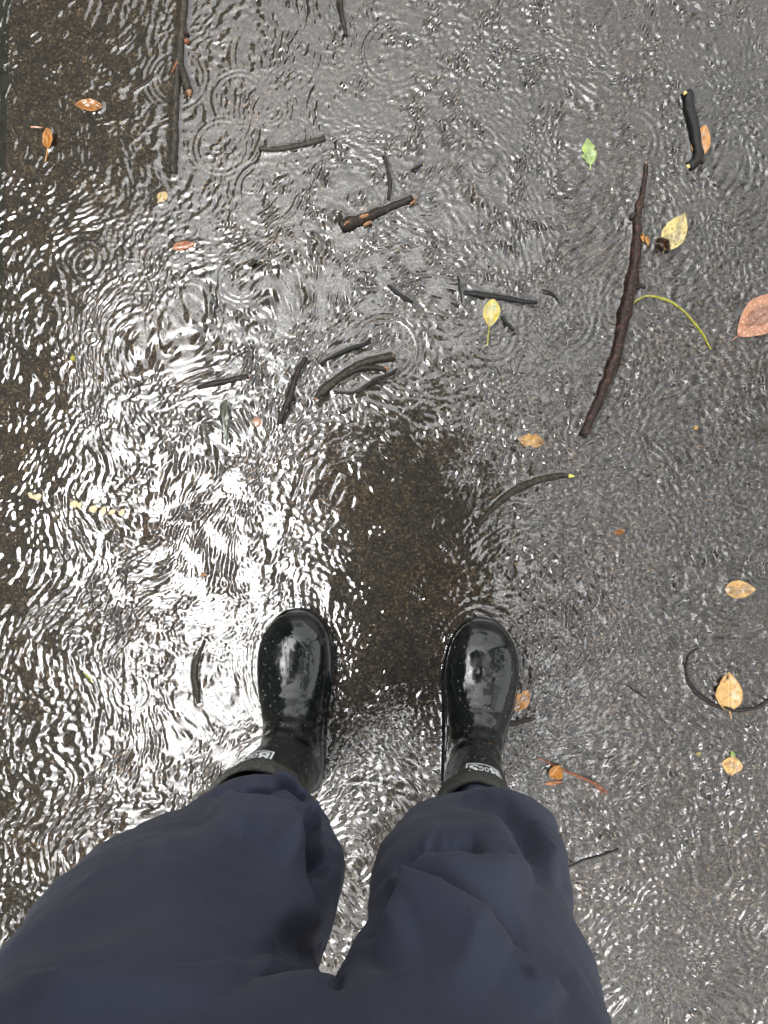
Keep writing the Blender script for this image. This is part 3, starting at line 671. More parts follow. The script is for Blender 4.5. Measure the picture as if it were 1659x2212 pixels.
    def strip(poly_quads, nm):
        V, Fc = [], []
        for quad in poly_quads:
            (u0, h_0), (u1, h_1), (u2, h_2), (u3, h_3) = quad
            nn = 10; b0 = len(V)
            for k in range(nn+1):
                t_ = k/nn
                V.append(on_shaft(u0+(u1-u0)*t_, h_0+(h_1-h_0)*t_)); V.append(on_shaft(u3+(u2-u3)*t_, h_3+(h_2-h_3)*t_))
            for k in range(nn):
                Fc.append((b0+2*k, b0+2*k+2, b0+2*k+3, b0+2*k+1))
        o_ = mesh_obj(nm, V, Fc, WHITE, badge, False)
        return o_
    a, b = -wid/2, wid/2
    strip([[(a, h0), (b, h0), (b, h0+th), (a, h0+th)], [(a, h1-th), (b, h1-th), (b, h1), (a, h1)]]
          +[[(a, h0+th), (a+th, h0+th), (a+th, h1-th), (a, h1-th)], [(b-th, h0+th), (b, h0+th), (b, h1-th), (b-th, h1-th)]], 'badge_outline')
    # letters: big first and last, two small round ones between, read by someone facing the boot
    fc = bpy.data.curves.new('letter_font', 'FONT')
    for ch, u0, u1, g0, g1 in [('B', -.0245, -.0085, .0250, .0500), ('O', -.0075, -.0005, .0300, .0450), ('G', .0008, .0080, .0300, .0450), ('S', .0092, .0245, .0250, .0500)]:
        fc.body = ch; fc.resolution_u = 3; fc.offset = .03
        tmp = bpy.data.objects.new('tmp', fc)
        me = bpy.data.meshes.new_from_object(tmp)
        bm = bmesh.new(); bm.from_mesh(me)
        bmesh.ops.triangulate(bm, faces=bm.faces)
        bmesh.ops.subdivide_edges(bm, edges=bm.edges, cuts=2)
        xs = [v_.co.x for v_ in bm.verts]; ys = [v_.co.y for v_ in bm.verts]
        for v_ in bm.verts:
            fx = (v_.co.x-min(xs))/(max(xs)-min(xs)); fy = (v_.co.y-min(ys))/(max(ys)-min(ys))
            v_.co = Vector(on_shaft(-(u0+(u1-u0)*fx), g1+(g0-g1)*fy))
        bm.to_mesh(me); bm.free(); me.materials.clear(); me.materials.append(WHITE); me.name = 'letter'
        lo = bpy.data.objects.new('letter', me); COL.objects.link(lo); lo.parent = badge
        bpy.data.objects.remove(tmp)
    rg_ = np.random.default_rng(int(seed*10)); V, Fc = [], []
    dome = [(math.cos(b_)*math.cos(a_), math.cos(b_)*math.sin(a_), .55*math.sin(b_)) for b_ in (0, .5, 1.0) for a_ in np.linspace(0, 2*np.pi, 8, endpoint=False)]+[(0, 0, .55)]
    for _ in range(300):
        i = int(rg_.integers(14, 88)); j = int(rg_.normal(0, 11)) % rings.shape[1]
        p = rings[i, j]; t1 = rings[i, (j+1) % rings.shape[1]]-rings[i, j-1]; t2 = rings[min(i+1, n-1), j]-rings[i-1, j]
        nn = np.cross(t1, t2); nn /= np.linalg.norm(nn)+1e-12
        if np.dot(nn, p-rings[i].mean(0)) < 0: nn = -nn
        t1 = t1/(np.linalg.norm(t1)+1e-12); t2 = np.cross(nn, t1); r_ = .0006+.0012*rg_.random()**2.5
        p = p+t1*rg_.normal(0, .002)+t2*rg_.normal(0, .002); b0 = len(V)
        V += [p+r_*(t1*d_[0]+t2*d_[1]*(1+.5*rg_.random())+nn*d_[2]) for d_ in dome]
        for b_ in range(2):
            Fc += [(b0+b_*8+k, b0+b_*8+(k+1) % 8, b0+b_*8+8+(k+1) % 8, b0+b_*8+8+k) for k in range(8)]
        Fc += [(b0+16+k, b0+16+(k+1) % 8, b0+24) for k in range(8)]
    tag(mesh_obj('rain_beads', V, Fc, BEAD, root), kind='stuff')
    tag(root, label, 'boot', 'pair of black rubber boots')
    return root

boot_l = make_boot('left black rubber boot, its shaft opening wide with a white badge mostly turned away', (-.211, -.390), (-.228, -.107), 1, 1.7, lean=-.012, logo_angle=-.010, flare=1.10, back=.002)
boot_r = make_boot('right black rubber boot, creased shiny toe and the white badge facing up', (.049, -.397), (.089, -.119), -1, 8.3, lean=-.004, logo_angle=.004, flare=.96, back=.005)

# ------------------------------------------------------------------ person
person = empty('person', (-.08, -.30, 0))
tag(person, 'person in navy rain trousers and jacket looking down at the wet ground, holding a phone', 'person')

def solid(name, parts, voxel, m, parent, smooth_it=4, post=None):
    """several closed shells -> one continuous surface"""
    V, Fc = [], []
    for (v_, f_) in parts:
        b0 = len(V); V += [tuple(x) for x in v_]; Fc += [tuple(i+b0 for i in q) for q in f_]
    me = bpy.data.meshes.new(name); me.from_pydata(V, [], Fc)
    bm = bmesh.new(); bm.from_mesh(me); bmesh.ops.recalc_face_normals(bm, faces=bm.faces); bm.to_mesh(me); bm.free()
    o = bpy.data.objects.new(name, me); COL.objects.link(o)
    rm = o.modifiers.new('r', 'REMESH'); rm.mode = 'VOXEL'; rm.voxel_size = voxel
    if smooth_it:
        s_ = o.modifiers.new('s', 'SMOOTH'); s_.iterations = smooth_it; s_.factor = .5
    dg = bpy.context.evaluated_depsgraph_get()
    me2 = bpy.data.meshes.new_from_object(o.evaluated_get(dg))
    o.modifiers.clear(); o.data = me2; me2.name = name
    if post: post(me2)
    me2.polygons.foreach_set('use_smooth', [True]*len(me2.polygons))
    me2.materials.clear(); me2.materials.append(m)
    o.parent = parent; o.matrix_parent_inverse = Matrix.Translation(parent.location).inverted()
    return o

def ell_rings(st, m=48, n=60):
    """stations (cx, cy, z, rx, ry_front, ry_back) -> closed shell of horizontal rings"""
    q = catmull(st, n); out = []
    for cx_, cy_, z, rx, rf, rb in q:
        a = np.linspace(0, 2*np.pi, m, endpoint=False)
        y = np.sin(a); out.append(np.c_[cx_+rx*np.cos(a), cy_+np.where(y > 0, rf, rb)*y, np.full(m, z)])
    return rings_mesh(np.array(out))

def tube(pts, rad, n=24, m=20, flat=1.0):
    q = catmull(np.c_[np.asarray(pts, float), np.asarray(rad, float)], n)
    return rings_mesh(tube_rings(q[:, :3], q[:, 3], m, flat))

def blob(c, r, rot=0.0):
    bm = bmesh.new(); bmesh.ops.create_icosphere(bm, subdivisions=4, radius=1)
    V = [(c[0]+v_.co.x*r[0], c[1]+v_.co.y*r[1]*math.cos(rot)-v_.co.z*r[2]*math.sin(rot), c[2]+v_.co.y*r[1]*math.sin(rot)+v_.co.z*r[2]*math.cos(rot)) for v_ in bm.verts]
    Fc = [[v_.index for v_ in f_.verts] for f_ in bm.faces]; bm.free(); return V, Fc

# trousers: two baggy legs bloused over the boot tops, joined below the hips
LEG_L = [(-.213, -.332, .19, .036, .032, .040), (-.215, -.327, .235, .044, .034, .045), (-.214, -.322, .275, .050, .034, .050), (-.204, -.306, .315, .062, .034, .060), (-.203, -.300, .36, .082, .018, .080),
         (-.206, -.300, .41, .100, .023, .092), (-.200, -.300, .47, .111, .042, .095), (-.198, -.300, .54, .118, .060, .095), (-.198, -.302, .62, .114, .074, .10), (-.186, -.304, .70, .111, .086, .105), (-.166, -.306, .78, .108, .094, .11), (-.148, -.306, .86, .108, .098, .11), (-.12, -.306, .93, .09, .09, .10)]
LEG_R = [(.053, -.335, .19, .034, .028, .038), (.053, -.335, .235, .040, .028, .042), (.053, -.331, .272, .045, .028, .046), (.052, -.318, .305, .058, .026, .058), (.054, -.304, .35, .081, .030, .070),
         (.045, -.302, .41, .084, .043, .080), (.037, -.300, .48, .087, .054, .085), (.029, -.300, .56, .085, .070, .088), (.028, -.302, .64, .081, .082, .092), (.022, -.304, .72, .087, .090, .100), (.010, -.306, .80, .095, .096, .105), (-.010, -.306, .88, .10, .098, .11), (-.04, -.306, .94, .09, .09, .10)]
HIPS = [(-.052, -.305, .770, .030, .050, .05), (-.062, -.305, .795, .070, .074, .09), (-.075, -.306, .84, .130, .088, .11), (-.078, -.307, .885, .170, .094, .12), (-.079, -.31, .93, .178, .098, .115), (-.079, -.31, 1.0, .165, .095, .105), (-.079, -.31, 1.02, .12, .06, .07)]

FOLDS = [  # polyline in picture units, raise (m), soft width px, sharp width px, raised side
    ([(440, 1752), (530, 1739), (601, 1727), (655, 1719)], .013, 40, 15, -1),
    ([(450, 1728), (520, 1748), (578, 1768), (615, 1787), (643, 1812), (690, 1840)], .028, 75, 15, -1),
    ([(590, 1800), (622, 1868), (638, 1924), (652, 1965), (710, 2040)], .014, 80, 18, -1),
    ([(630, 1805), (659, 1824), (705, 1832)], .010, 22, 20, 1),
    ([(565, 1640), (601, 1671), (643, 1692), (685, 1716)], .012, 30, 14, 1),
    ([(540, 2068), (610, 2090), (650, 2103), (715, 2112)], .006, 60, 18, -1),
    ([(945, 1704), (1040, 1714), (1100, 1738), (1150, 1788), (1180, 1850), (1210, 1915)], .017, 45, 17, 1),
    ([(805, 1950), (850, 1917), (880, 1905), (935, 1891), (1000, 1894), (1060, 1899), (1145, 1894)], .016, 62, 16, -1),
    ([(780, 2060), (830, 2000), (866, 1962), (892, 1953), (956, 1971), (1018, 2003), (1110, 2055)], .017, 95, 20, -1),
    ([(898, 1870), (930, 1825), (960, 1785)], .008, 24, 14, 1),
    ([(1060, 2040), (1140, 2100), (1220, 2165)], .007, 50, 30, -1),
    ([(1050, 1740), (1090, 1800), (1120, 1860), (1145, 1940)], .007, 45, 28, -1),
    ([(735, 2100), (728, 2125), (726, 2150)], -.008, 12, 12, 1),
    ([(310, 1850), (430, 1815), (560, 1825)], .006, 70, 35, -1),
    ([(40, 2118), (240, 2098), (420, 2100), (580, 2090)], .006, 75, 22, -1)]
CREASES = [  # hollow: polyline, depth, width px
    ([(880, 1885), (915, 1860), (960, 1842), (1015, 1828)], .017, 20), ([(815, 2010), (838, 1978), (856, 1955)], .017, 22), ([(648, 1855), (695, 1868)], .010, 22),
    ([(550, 1712), (600, 1708), (650, 1706)], .010, 15), ([(630, 2034), (695, 2048)], .010, 32), ([(1066, 1870), (1092, 1861)], .007, 13), ([(515, 1750), (600, 1762), (650, 1778), (690, 1806)], .012, 17), ([(1000, 1722), (1075, 1742), (1120, 1775), (1155, 1830)], .007, 15)]

def seg_dist(px, py, line):
    best = np.full(len(px), 1e9); sgn = np.zeros(len(px)); tpar = np.zeros(len(px))
    tot = sum(math.dist(line[i], line[i+1]) for i in range(len(line)-1)); acc = 0
    for (x0, y0), (x1, y1) in zip(line[:-1], line[1:]):
        dx, dy = x1-x0, y1-y0; l2 = dx*dx+dy*dy
        t_ = np.clip(((px-x0)*dx+(py-y0)*dy)/l2, 0, 1)
        qx, qy = px-(x0+t_*dx), py-(y0+t_*dy); d = np.hypot(qx, qy)
        s_ = np.sign(dx*qy-dy*qx)
        k = d < best
        best[k] = d[k]; sgn[k] = s_[k]; tpar[k] = ((acc+t_*math.sqrt(l2))/tot)[k]; acc += math.sqrt(l2)
    return best, -sgn, tpar

def trouser_folds(me):
    n = len(me.vertices); co = np.empty(n*3); me.vertices.foreach_get('co', co); co = co.reshape(-1, 3)
    nr = np.empty(n*3); me.vertices.foreach_get('normal', nr); nr = nr.reshape(-1, 3)
    view = np.array([0, 0, CAM_H])-co; view /= np.linalg.norm(view, axis=1)[:, None]
    facing = np.clip(((nr*view).sum(1)+.05)/.35, 0, 1)
    px, py = proj(co); disp = np.zeros(n)
    for line, h, ws, wh, side in FOLDS:
        d, s_, t_ = seg_dist(px, py, line); sd_ = d*s_*side
        wh = wh*.6
        prof = np.where(sd_ >= 0, np.exp(-(sd_/ws)**2), np.exp(-(sd_/wh)**2))
        prof -= .35*np.where(sd_ < 0, np.exp(-((sd_+2.2*wh)/(1.6*wh))**2), 0)
        endf = np.clip(t_/.18, 0, 1)*np.clip((1-t_)/.18, 0, 1)
        disp += 1.9*h*prof*endf
    for line, h, w in CREASES:
        d, s_, t_ = seg_dist(px, py, line); disp -= 3.0*h*np.exp(-(d/w)**2)
    # loose small undulation of the cloth, running round the leg where it bunches above the boot
    und = np.array([mnoise.noise(Vector((x*9, y*9, z*16)))*.0050+mnoise.noise(Vector((x*22+3, y*22, z*30)))*.0016 for x, y, z in co])
    und += np.array([(1-abs(mnoise.noise(Vector((x*26, y*26, z*20+5)))))**5*.0012 for x, y, z in co])
    und *= np.clip((co[:, 2]-.27)/.08, 0, 1)
    # back of the legs: plain bunching
    und += np.array([mnoise.noise(Vector((x*5, y*5, z*26+7)))*.004 for x, y, z in co])*np.clip((.6-co[:, 2])/.3, 0, 1)*(1-facing)*np.clip((co[:, 2]-.27)/.08, 0, 1)
    mixd_ = .5*view+.5*nr
    co2 = co+mixd_*(disp*facing)[:, None]+nr*und[:, None]
    me.vertices.foreach_set('co', co2.ravel()); me.update()

trousers = solid('trousers', [ell_rings(LEG_L, 56, 80), ell_rings(LEG_R, 56, 80), ell_rings(HIPS, 56, 30)], .0026, CLOTH, person, 9, trouser_folds)

# jacket, hood and sleeves (behind the camera, mirrored in the water)
TORSO = [(-.079, -.31, .912, .215, .118, .13), (-.079, -.31, .93, .212, .118, .13), (-.079, -.31, 1.0, .195, .118, .12), (-.079, -.305, 1.12, .19, .12, .12), (-.079, -.295, 1.24, .19, .115, .12), (-.079, -.28, 1.32, .165, .09, .105), (-.079, -.265, 1.37, .085, .06, .08), (-.079, -.25, 1.40, .06, .05, .06)]
SH = [(-.079-.165, -.28, 1.305), (-.079+.165, -.28, 1.305)]
EL = [(-.079-.235, -.25, 1.09), (-.079+.24, -.25, 1.09)]
WR = [(-.105, -.115, 1.175), (.078, -.115, 1.175)]
jparts = [ell_rings(TORSO, 56, 50), blob((-.075, -.215, 1.475), (.108, .125, .135), .35), blob((-.078, -.25, 1.40), (.10, .10, .07))]
for i in (0, 1):
    mid = tuple((a+b)/2+c for a, b, c in zip(EL[i], WR[i], (0, -.01, -.005)))
    wr = tuple(a+(b-a)*.88 for a, b in zip(EL[i], WR[i]))
    jparts.append(tube([(SH[i][0]*.8+-.079*.2, -.28, 1.30), SH[i], tuple((a+b)/2 for a, b in zip(SH[i], EL[i])), EL[i], mid, wr], [.06, .070, .064, .060, .050, .042]))
def jacket_post(me):
    n = len(me.vertices); co = np.empty(n*3); me.vertices.foreach_get('co', co); co = co.reshape(-1, 3)
    nr = np.empty(n*3); me.vertices.foreach_get('normal', nr); nr = nr.reshape(-1, 3)
    und = np.array([mnoise.noise(Vector((x*12, y*12, z*18)))*.005 for x, y, z in co])
    me.vertices.foreach_set('co', (co+nr*und[:, None]).ravel()); me.update()
jacket = solid('jacket', jparts, .007, CLOTH2, person, 3, jacket_post)

# body: one continuous surface
hc = Vector((-.072, -.150, 1.475))
body_parts = [ell_rings([(-.079, -.33, .87, .10, .04, .06), (-.079, -.32, .95, .13, .06, .08), (-.079, -.30, 1.1, .13, .08, .08), (-.079, -.29, 1.25, .15, .08, .09), (-.079, -.275, 1.34, .09, .06, .07), (-.079, -.25, 1.38, .05, .05, .05)], 40, 40),
              tube([(-.079, -.26, 1.34), (-.077, -.23, 1.40), (-.074, -.19, 1.45)], [.055, .052, .055]),
              blob(hc, (.073, .088, .100), .55), blob((hc.x, hc.y+.045, hc.z-.05), (.052, .05, .055), .5),
              tube([(hc.x, hc.y+.082, hc.z+.005), (hc.x, hc.y+.098, hc.z-.028), (hc.x, hc.y+.092, hc.z-.040)], [.007, .012, .009], 10, 10),
              tube([(hc.x-.022, hc.y+.066, hc.z-.075), (hc.x, hc.y+.073, hc.z-.078), (hc.x+.022, hc.y+.066, hc.z-.075)], [.004, .007, .004], 10, 10),
              tube([(hc.x-.04, hc.y+.078, hc.z+.030), (hc.x, hc.y+.088, hc.z+.028), (hc.x+.04, hc.y+.078, hc.z+.030)], [.006, .009, .006], 10, 10)]
for s_ in (-1, 1):
    body_parts.append(blob((hc.x+s_*.074, hc.y-.01, hc.z-.01), (.010, .020, .030)))
    x0 = -.175 if s_ < 0 else .025
    lx = -.212 if s_ < 0 else .053
    body_parts.append(tube([(x0+.03*s_*-1, -.33, .88), (x0-.005*s_, -.31, .70), (lx, -.325, .46), (lx, -.345, .30), (lx, -.340, .10)], [.055, .055, .036, .024, .022], 40, 24))
    tx = -.222 if s_ < 0 else .072
    body_parts.append(tube([(lx, -.345, .10), (lx, -.33, .05), ((lx+tx)/2, -.27, .04), (tx, -.20, .034)], [.022, .024, .024, .020], 16, 16))
for i in (0, 1):
    body_parts.append(tube([SH[i], tuple((a+b)/2 for a, b in zip(SH[i], EL[i])), EL[i], WR[i]], [.045, .04, .036, .024], 30, 18))
    s_ = -1 if i == 0 else 1; w = Vector(WR[i])
    palm = [w, w+Vector((-s_*.010, .025, .014)), w+Vector((-s_*.016, .05, .020))]
    body_parts.append(tube([tuple(p) for p in palm], [.020, .026, .024], 12, 16, .62))
    for k in range(4):                                   # fingers bend under the phone
        b0 = w+Vector((-s_*.012, .020+k*.017, .014))
        ln = (.85, 1.0, .95, .75)[k]
        f1 = b0+Vector((-s_*.018*ln, .004, -.002)); f2 = f1+Vector((-s_*.020*ln, .003, .004)); f3 = f2+Vector((-s_*.014*ln, .001, .008))
        body_parts.append(tube([tuple(b0), tuple(f1), tuple(f2), tuple(f3)], [.0095, .009, .008, .0065], 14, 10))
    th0 = w+Vector((-s_*.004, .028, .026)); th1 = th0+Vector((-s_*.012, .018, .018)); th2 = th1+Vector((-s_*.022, .014, .006))
    body_parts.append(tube([tuple(w+Vector((0, .01, .01))), tuple(th0), tuple(th1), tuple(th2)], [.013, .012, .0105, .008], 14, 10))
solid('body', body_parts, .0042, SKIN, person, 2)
for s_ in (-1, 1):
    V, Fc = blob((hc.x+s_*.031-person.location.x, hc.y+.076-person.location.y, hc.z+.006), (.011, .011, .011))
    mesh_obj('eye', V, Fc, EYE, person)
V, Fc = blob((hc.x-person.location.x, hc.y+.022-person.location.y, hc.z+.060), (.070, .080, .046), .5)
mesh_obj('hair', V, Fc, HAIR, person)

# phone held flat, its lens where the picture is taken from
ph = empty('phone', (-.012, -.062, CAM_H+.0055))
tag(ph, 'black phone held level in both hands', 'phone')
bm = bmesh.new(); bmesh.ops.create_cube(bm, size=1); bmesh.ops.scale(bm, vec=(.074, .150, .008), verts=bm.verts)
bmesh.ops.bevel(bm, geom=[e for e in bm.edges if abs(e.verts[0].co.z-e.verts[1].co.z) > .004], offset=.011, segments=5, affect='EDGES')
bmesh.ops.bevel(bm, geom=bm.edges[:], offset=.0012, segments=2, affect='EDGES', clamp_overlap=True)
me = bpy.data.meshes.new('phone_body'); bm.to_mesh(me); bm.free(); me.materials.append(PHONE)
o = bpy.data.objects.new('phone_body', me); COL.objects.link(o); o.parent = ph
SCR, N, L, B = mat('phone screen', (.02, .02, .022), .08, .5)
o = mesh_obj('screen', [(-.034, -.071, .0042), (.034, -.071, .0042), (.034, .071, .0042), (-.034, .071, .0042)], [(0, 1, 2, 3)], SCR, ph, False)

# ------------------------------------------------------------------ surroundings overhead, mirrored in the water
BRICK, N, L, B = mat('dark rendered wall', (.12, .11, .095), .8, .3)
tc = node(N, 'ShaderNodeTexCoord'); a = node(N, 'ShaderNodeTexNoise', i_Scale=6.0, i_Detail=6.0); L.new(tc.outputs['Object'], a.inputs[0])
r = ramp(N, [(.3, (.07, .063, .055)), (.7, (.15, .14, .12))]); L.new(a.outputs[0], r.inputs[0]); L.new(r.outputs[0], B.inputs['Base Color'])
SOFF, N, L, B = mat('brown painted soffit', (.06, .045, .033), .7, .3)
TILE, N, L, B = mat('roof tiles', (.09, .06, .05), .7, .3)
def boxmesh(x0, x1, y0, y1, z0, z1):
    V = [(x, y, z) for z in (z0, z1) for y in (y0, y1) for x in (x0, x1)]
    return V, [(0, 2, 3, 1), (4, 5, 7, 6), (0, 1, 5, 4), (1, 3, 7, 5), (3, 2, 6, 7), (2, 0, 4, 6)]
house = empty('house', (-4, 0, 0)); tag(house, 'house with deep brown eaves standing along the left of the path', 'house')
def hpart(nm, bx, m):
    V, Fc = boxmesh(*bx); o = mesh_obj(nm, [(v_[0]+4, v_[1], v_[2]) for v_ in V], Fc, m, house, False); return o
hpart('wall', (-9, -2.7, -8, 9, 0, 3.1), BRICK)
hpart('eaves', (-3.2, -2.12, -8.3, 9.3, 3.12, 3.22), SOFF)
hpart('porch_roof', (-2.72, -1.55, 1.95, 6.5, 2.95, 3.10), SOFF)
V, Fc = [(-2.1, -8.35, 3.23), (-2.1, 9.35, 3.23), (-6, 9.35, 5.6), (-6, -8.35, 5.6), (-10, -8.35, 3.23), (-10, 9.35, 3.23)], [(0, 1, 2, 3), (3, 2, 5, 4)]
mesh_obj('roof', [(v_[0]+4, v_[1], v_[2]) for v_ in V], Fc, TILE, house, False)
hpart('gutter', (-2.12, -2.02, -8.3, 9.3, 3.14, 3.24), SOFF)

FOL, N, L, B = mat('canopy leaf', (.06, .085, .03), .5, .4)
oi = node(N, 'ShaderNodeTexCoord'); a = node(N, 'ShaderNodeTexNoise', i_Scale=1.3, i_Detail=4.0); L.new(oi.outputs['Object'], a.inputs[0])
r = ramp(N, [(.35, (.045, .06, .022)), (.6, (.075, .085, .032)), (.75, (.12, .085, .03))]); L.new(a.outputs[0], r.inputs[0]); L.new(r.outputs[0], B.inputs['Base Color'])
TRUNK, N, L, B = mat('tree trunk', (.07, .055, .042), .85, .3)
def tree(loc, height, limbs, clusters, label, leaf_n, leaf_s, seed):
    rg_ = np.random.default_rng(seed)
    root = empty('tree', loc); tag(root, label, 'tree', 'trees around the path')
    parts = [tube([(0, 0, -.05), (.05, .03, height*.3), (0, .08, height*.6), (.05, 0, height)], [.17, .13, .10, .04], 24, 12)]
    V, Fc = [], []
    for lm in limbs:
        parts.append(tube(lm, np.linspace(.075, .016, len(lm)), 16, 8))
    for (v_, f_) in parts:
        b0 = len(V); V += [tuple(x) for x in v_]; Fc += [tuple(i+b0 for i in q) for q in f_]
    mesh_obj('trunk', V, Fc, TRUNK, root)
    pos = []
    for (c, r3, cnt) in clusters:
        p = rg_.normal(size=(cnt, 3)); p /= np.linalg.norm(p, axis=1)[:, None]; p *= rg_.random((cnt, 1))**.45
        pos.append(np.array(c)+p*np.array(r3))
    pos = np.vstack(pos); n = len(pos)
    d = rg_.normal(size=(n, 3)); d[:, 2] -= .3; d /= np.linalg.norm(d, axis=1)[:, None]
    e = np.cross(d, rg_.normal(size=(n, 3))); e /= np.linalg.norm(e, axis=1)[:, None]
    s_ = leaf_s*(.6+.8*rg_.random((n, 1)))
    q = np.stack([pos-d*s_, pos+e*s_*.45, pos+d*s_, pos-e*s_*.45], 1).reshape(-1, 3)
    o = mesh_obj('crown', q.tolist(), [(4*i, 4*i+1, 4*i+2, 4*i+3) for i in range(n)], FOL, root, False)
    return root
def rand_clusters(seed, cx0, cx1, cy0, cy1, z0, z1, k, r0, r1, cnt):
    rg_ = np.random.default_rng(seed)
    return [((rg_.uniform(cx0, cx1), rg_.uniform(cy0, cy1), rg_.uniform(z0, z1)), (lambda s_: (s_, s_, s_*.6))(rg_.uniform(r0, r1)), cnt) for _ in range(k)]
tr_loc = (2.6, 1.1, 0)
cl = rand_clusters(3, -1.6, 3.4, -5.0, 2.8, 3.4, 5.6, 40, .24, .50, 210)
cl += [((-2.80, -.85, 3.5), (.76, 1.0, .2), 1500), ((-2.78, -.92, 3.2), (.62, .85, .2), 900)]  # dense boughs added overhead to darken the water's reflection ahead of the boots
cl += rand_clusters(17, -4.45, -3.05, -2.7, .9, 3.3, 4.2, 20, .10, .24, 45)  # sparse clumps added to hide part of the sun disc and break the glare
cl += [((-2.75, -3.0, 3.6), (.62, .95, .2), 1050)]  # bough added behind the person, darkens the reflection between the boots
tree(tr_loc, 5.2, [[(.0, .05, 2.2), (-1.0, -.3, 3.1), (-2.1, -.3, 3.5), (-2.7, .0, 3.6)], [(0, .05, 2.5), (.2, 1.5, 3.4), (-.3, 2.8, 4.2)], [(-1.6, -.3, 3.3), (-2.7, -1.2, 3.6), (-3.6, -1.0, 3.8), (-4.4, -.6, 4.0)], [(-2.4, -.9, 3.5), (-3.2, -1.8, 3.7), (-4.2, -2.4, 3.9)], [(-2.0, -.4, 3.5), (-3.1, -.1, 3.7), (-4.0, .6, 3.9)], [(0, .05, 2.6), (-.5, -1.6, 3.6), (-.8, -2.8, 4.2)], [(.0, .05, 2.9), (1.3, .4, 4.0), (2.4, .2, 4.8)]],
     cl, 'broad leafy tree to the right, with added boughs over the path that darken the reflection', 0, .10, 11)
cl = rand_clusters(5, -2.0, 2.0, -1.2, 1.4, 2.4, 5.6, 30, .4, .8, 130)
tree((.8, 9.6, 0), 4.8, [[(0, 0, 2), (-1, .2, 3.2), (-1.7, .1, 4)], [(0, 0, 2.2), (1, -.3, 3.4), (1.7, 0, 4.2)]], cl, 'bushy tree straight ahead down the path', 0, .11, 12)
cl = rand_clusters(6, -2.2, 2.2, -1.4, 1.4, 2.2, 5.2, 30, .4, .8, 130)
tree((.6, -9.6, 0), 4.6, [[(0, 0, 2), (-1.2, .2, 3.2), (-1.9, .1, 4)], [(0, 0, 2.2), (1, -.3, 3.4), (1.7, 0, 4.2)]], cl, 'bushy tree behind the person', 0, .11, 13)

# ------------------------------------------------------------------ the rippled water sheet
def axis(lo, hi, fine, mlo, mhi, mid_step, far):
    a = list(np.arange(lo, hi, fine))
    def grow(start, end, sgn):
        out = []; x = start; st = fine
        while sgn*(end-x) > 0:
            st = min(st*1.06, mid_step); x += sgn*st; out.append(x)
        st = mid_step
        while sgn*(sgn*far-x) > 0:
            st *= 1.35; x += sgn*st; out.append(x)
        return out
    return np.array(grow(lo, mlo, -1)[::-1]+a+grow(a[-1], mhi, 1))
gx = axis(-.74, .58, .0017, -1.15, 1.1, .0045, 7.0)
gy = axis(-.84, .93, .0017, -1.25, 1.4, .0045, 7.0)
gx = gx[gx > -1.3]
GX, GY = np.meshgrid(gx, gy)                       # rows = y

def field(n, size, l0, l1, phi=None, power=0, seed=0):
    """periodic random waves with wavelengths l0..l1 (m), unit rms slope"""
    g = np.random.default_rng(seed)
    k = np.fft.fftfreq(n, size/n)
    KX, KY = np.meshgrid(k, k); K = np.hypot(KX, KY)+1e-9
    amp = K**-2.0/(1+(K*l0)**8)/(1+(1/(K*l1))**8)
    amp[0, 0] = 0
    if phi is not None:
        amp *= .10+np.abs(np.cos(np.arctan2(KY, KX)-phi))**power
    h = np.real(np.fft.ifft2(amp*(g.normal(size=(n, n))+1j*g.normal(size=(n, n)))))
    sx_ = np.gradient(h, size/n, axis=1); sy_ = np.gradient(h, size/n, axis=0)
    return h/math.sqrt((sx_**2+sy_**2).mean())
def sample(h, size, X, Y):
    n = h.shape[0]; u = (X/size % 1)*n; v_ = (Y/size % 1)*n
    i0 = np.floor(u).astype(int) % n; j0 = np.floor(v_).astype(int) % n; fu, fv = u-np.floor(u), v_-np.floor(v_)
    i1, j1 = (i0+1) % n, (j0+1) % n
    return h[j0, i0]*(1-fu)*(1-fv)+h[j0, i1]*fu*(1-fv)+h[j1, i0]*(1-fu)*fv+h[j1, i1]*fu*fv
S0 = 1.6
lo1 = field(512, S0, .10, .45, None, 0, 21); lo2 = field(512, S0, .10, .45, None, 0, 22)
lo1 /= lo1.std(); lo2 /= lo2.std()
WX = GX+.016*sample(lo1, S0, GX, GY); WY = GY+.016*sample(lo2, S0, GX, GY)
fa = field(2048, S0, .0074, .026, R(-14), 2.0, 1)
fa2 = field(2048, S0, .0074, .026, R(-45), 2.0, 4)
fb = field(2048, S0, .0064, .020, None, 0, 2)
fc_ = field(2048, S0, .006, .020, R(80), 2, 3)
fp = field(1024, S0, .025, .09, None, 0, 31); fp /= fp.std()
packet = np.clip(.95+.5*sample(fp, S0, GX, GY), .15, 2.2)
A1, A2 = sample(fa, S0, WX, WY), sample(fa2, S0, WX, WY)
Bf, Cf = sample(fb, S0, WX, WY), sample(fc_, S0, WX, WY)
qx = 935+GX/CAM_H*F; qy = 1180-GY/CAM_H*F           # ground distance from the plumb point, in picture units (only a ruler)
def G(cx_, cy_, sx_, sy_): return np.exp(-((qx-cx_)/sx_)**2-((qy-cy_)/sy_)**2)
left = 1/(1+np.exp((qx-760)/90))
calm = 1-.66*np.clip(G(130, 150, 260, 290), 0, 1)
calm *= 1-.86*np.clip(1.3*G(885, 1230, 225, 400), 0, 1)
calm *= 1-.6*np.clip(1.1*G(20, 900, 120, 520), 0, 1)
patch = .85+.25*sample(lo1, S0, GX*.7+.4, GY*.7)
slA = (.225*left*patch*packet)*calm*(1-.35*np.clip(1-(qy-400)/350, 0, 1))
slB = (.10*left+.31*(1-left))*calm*packet
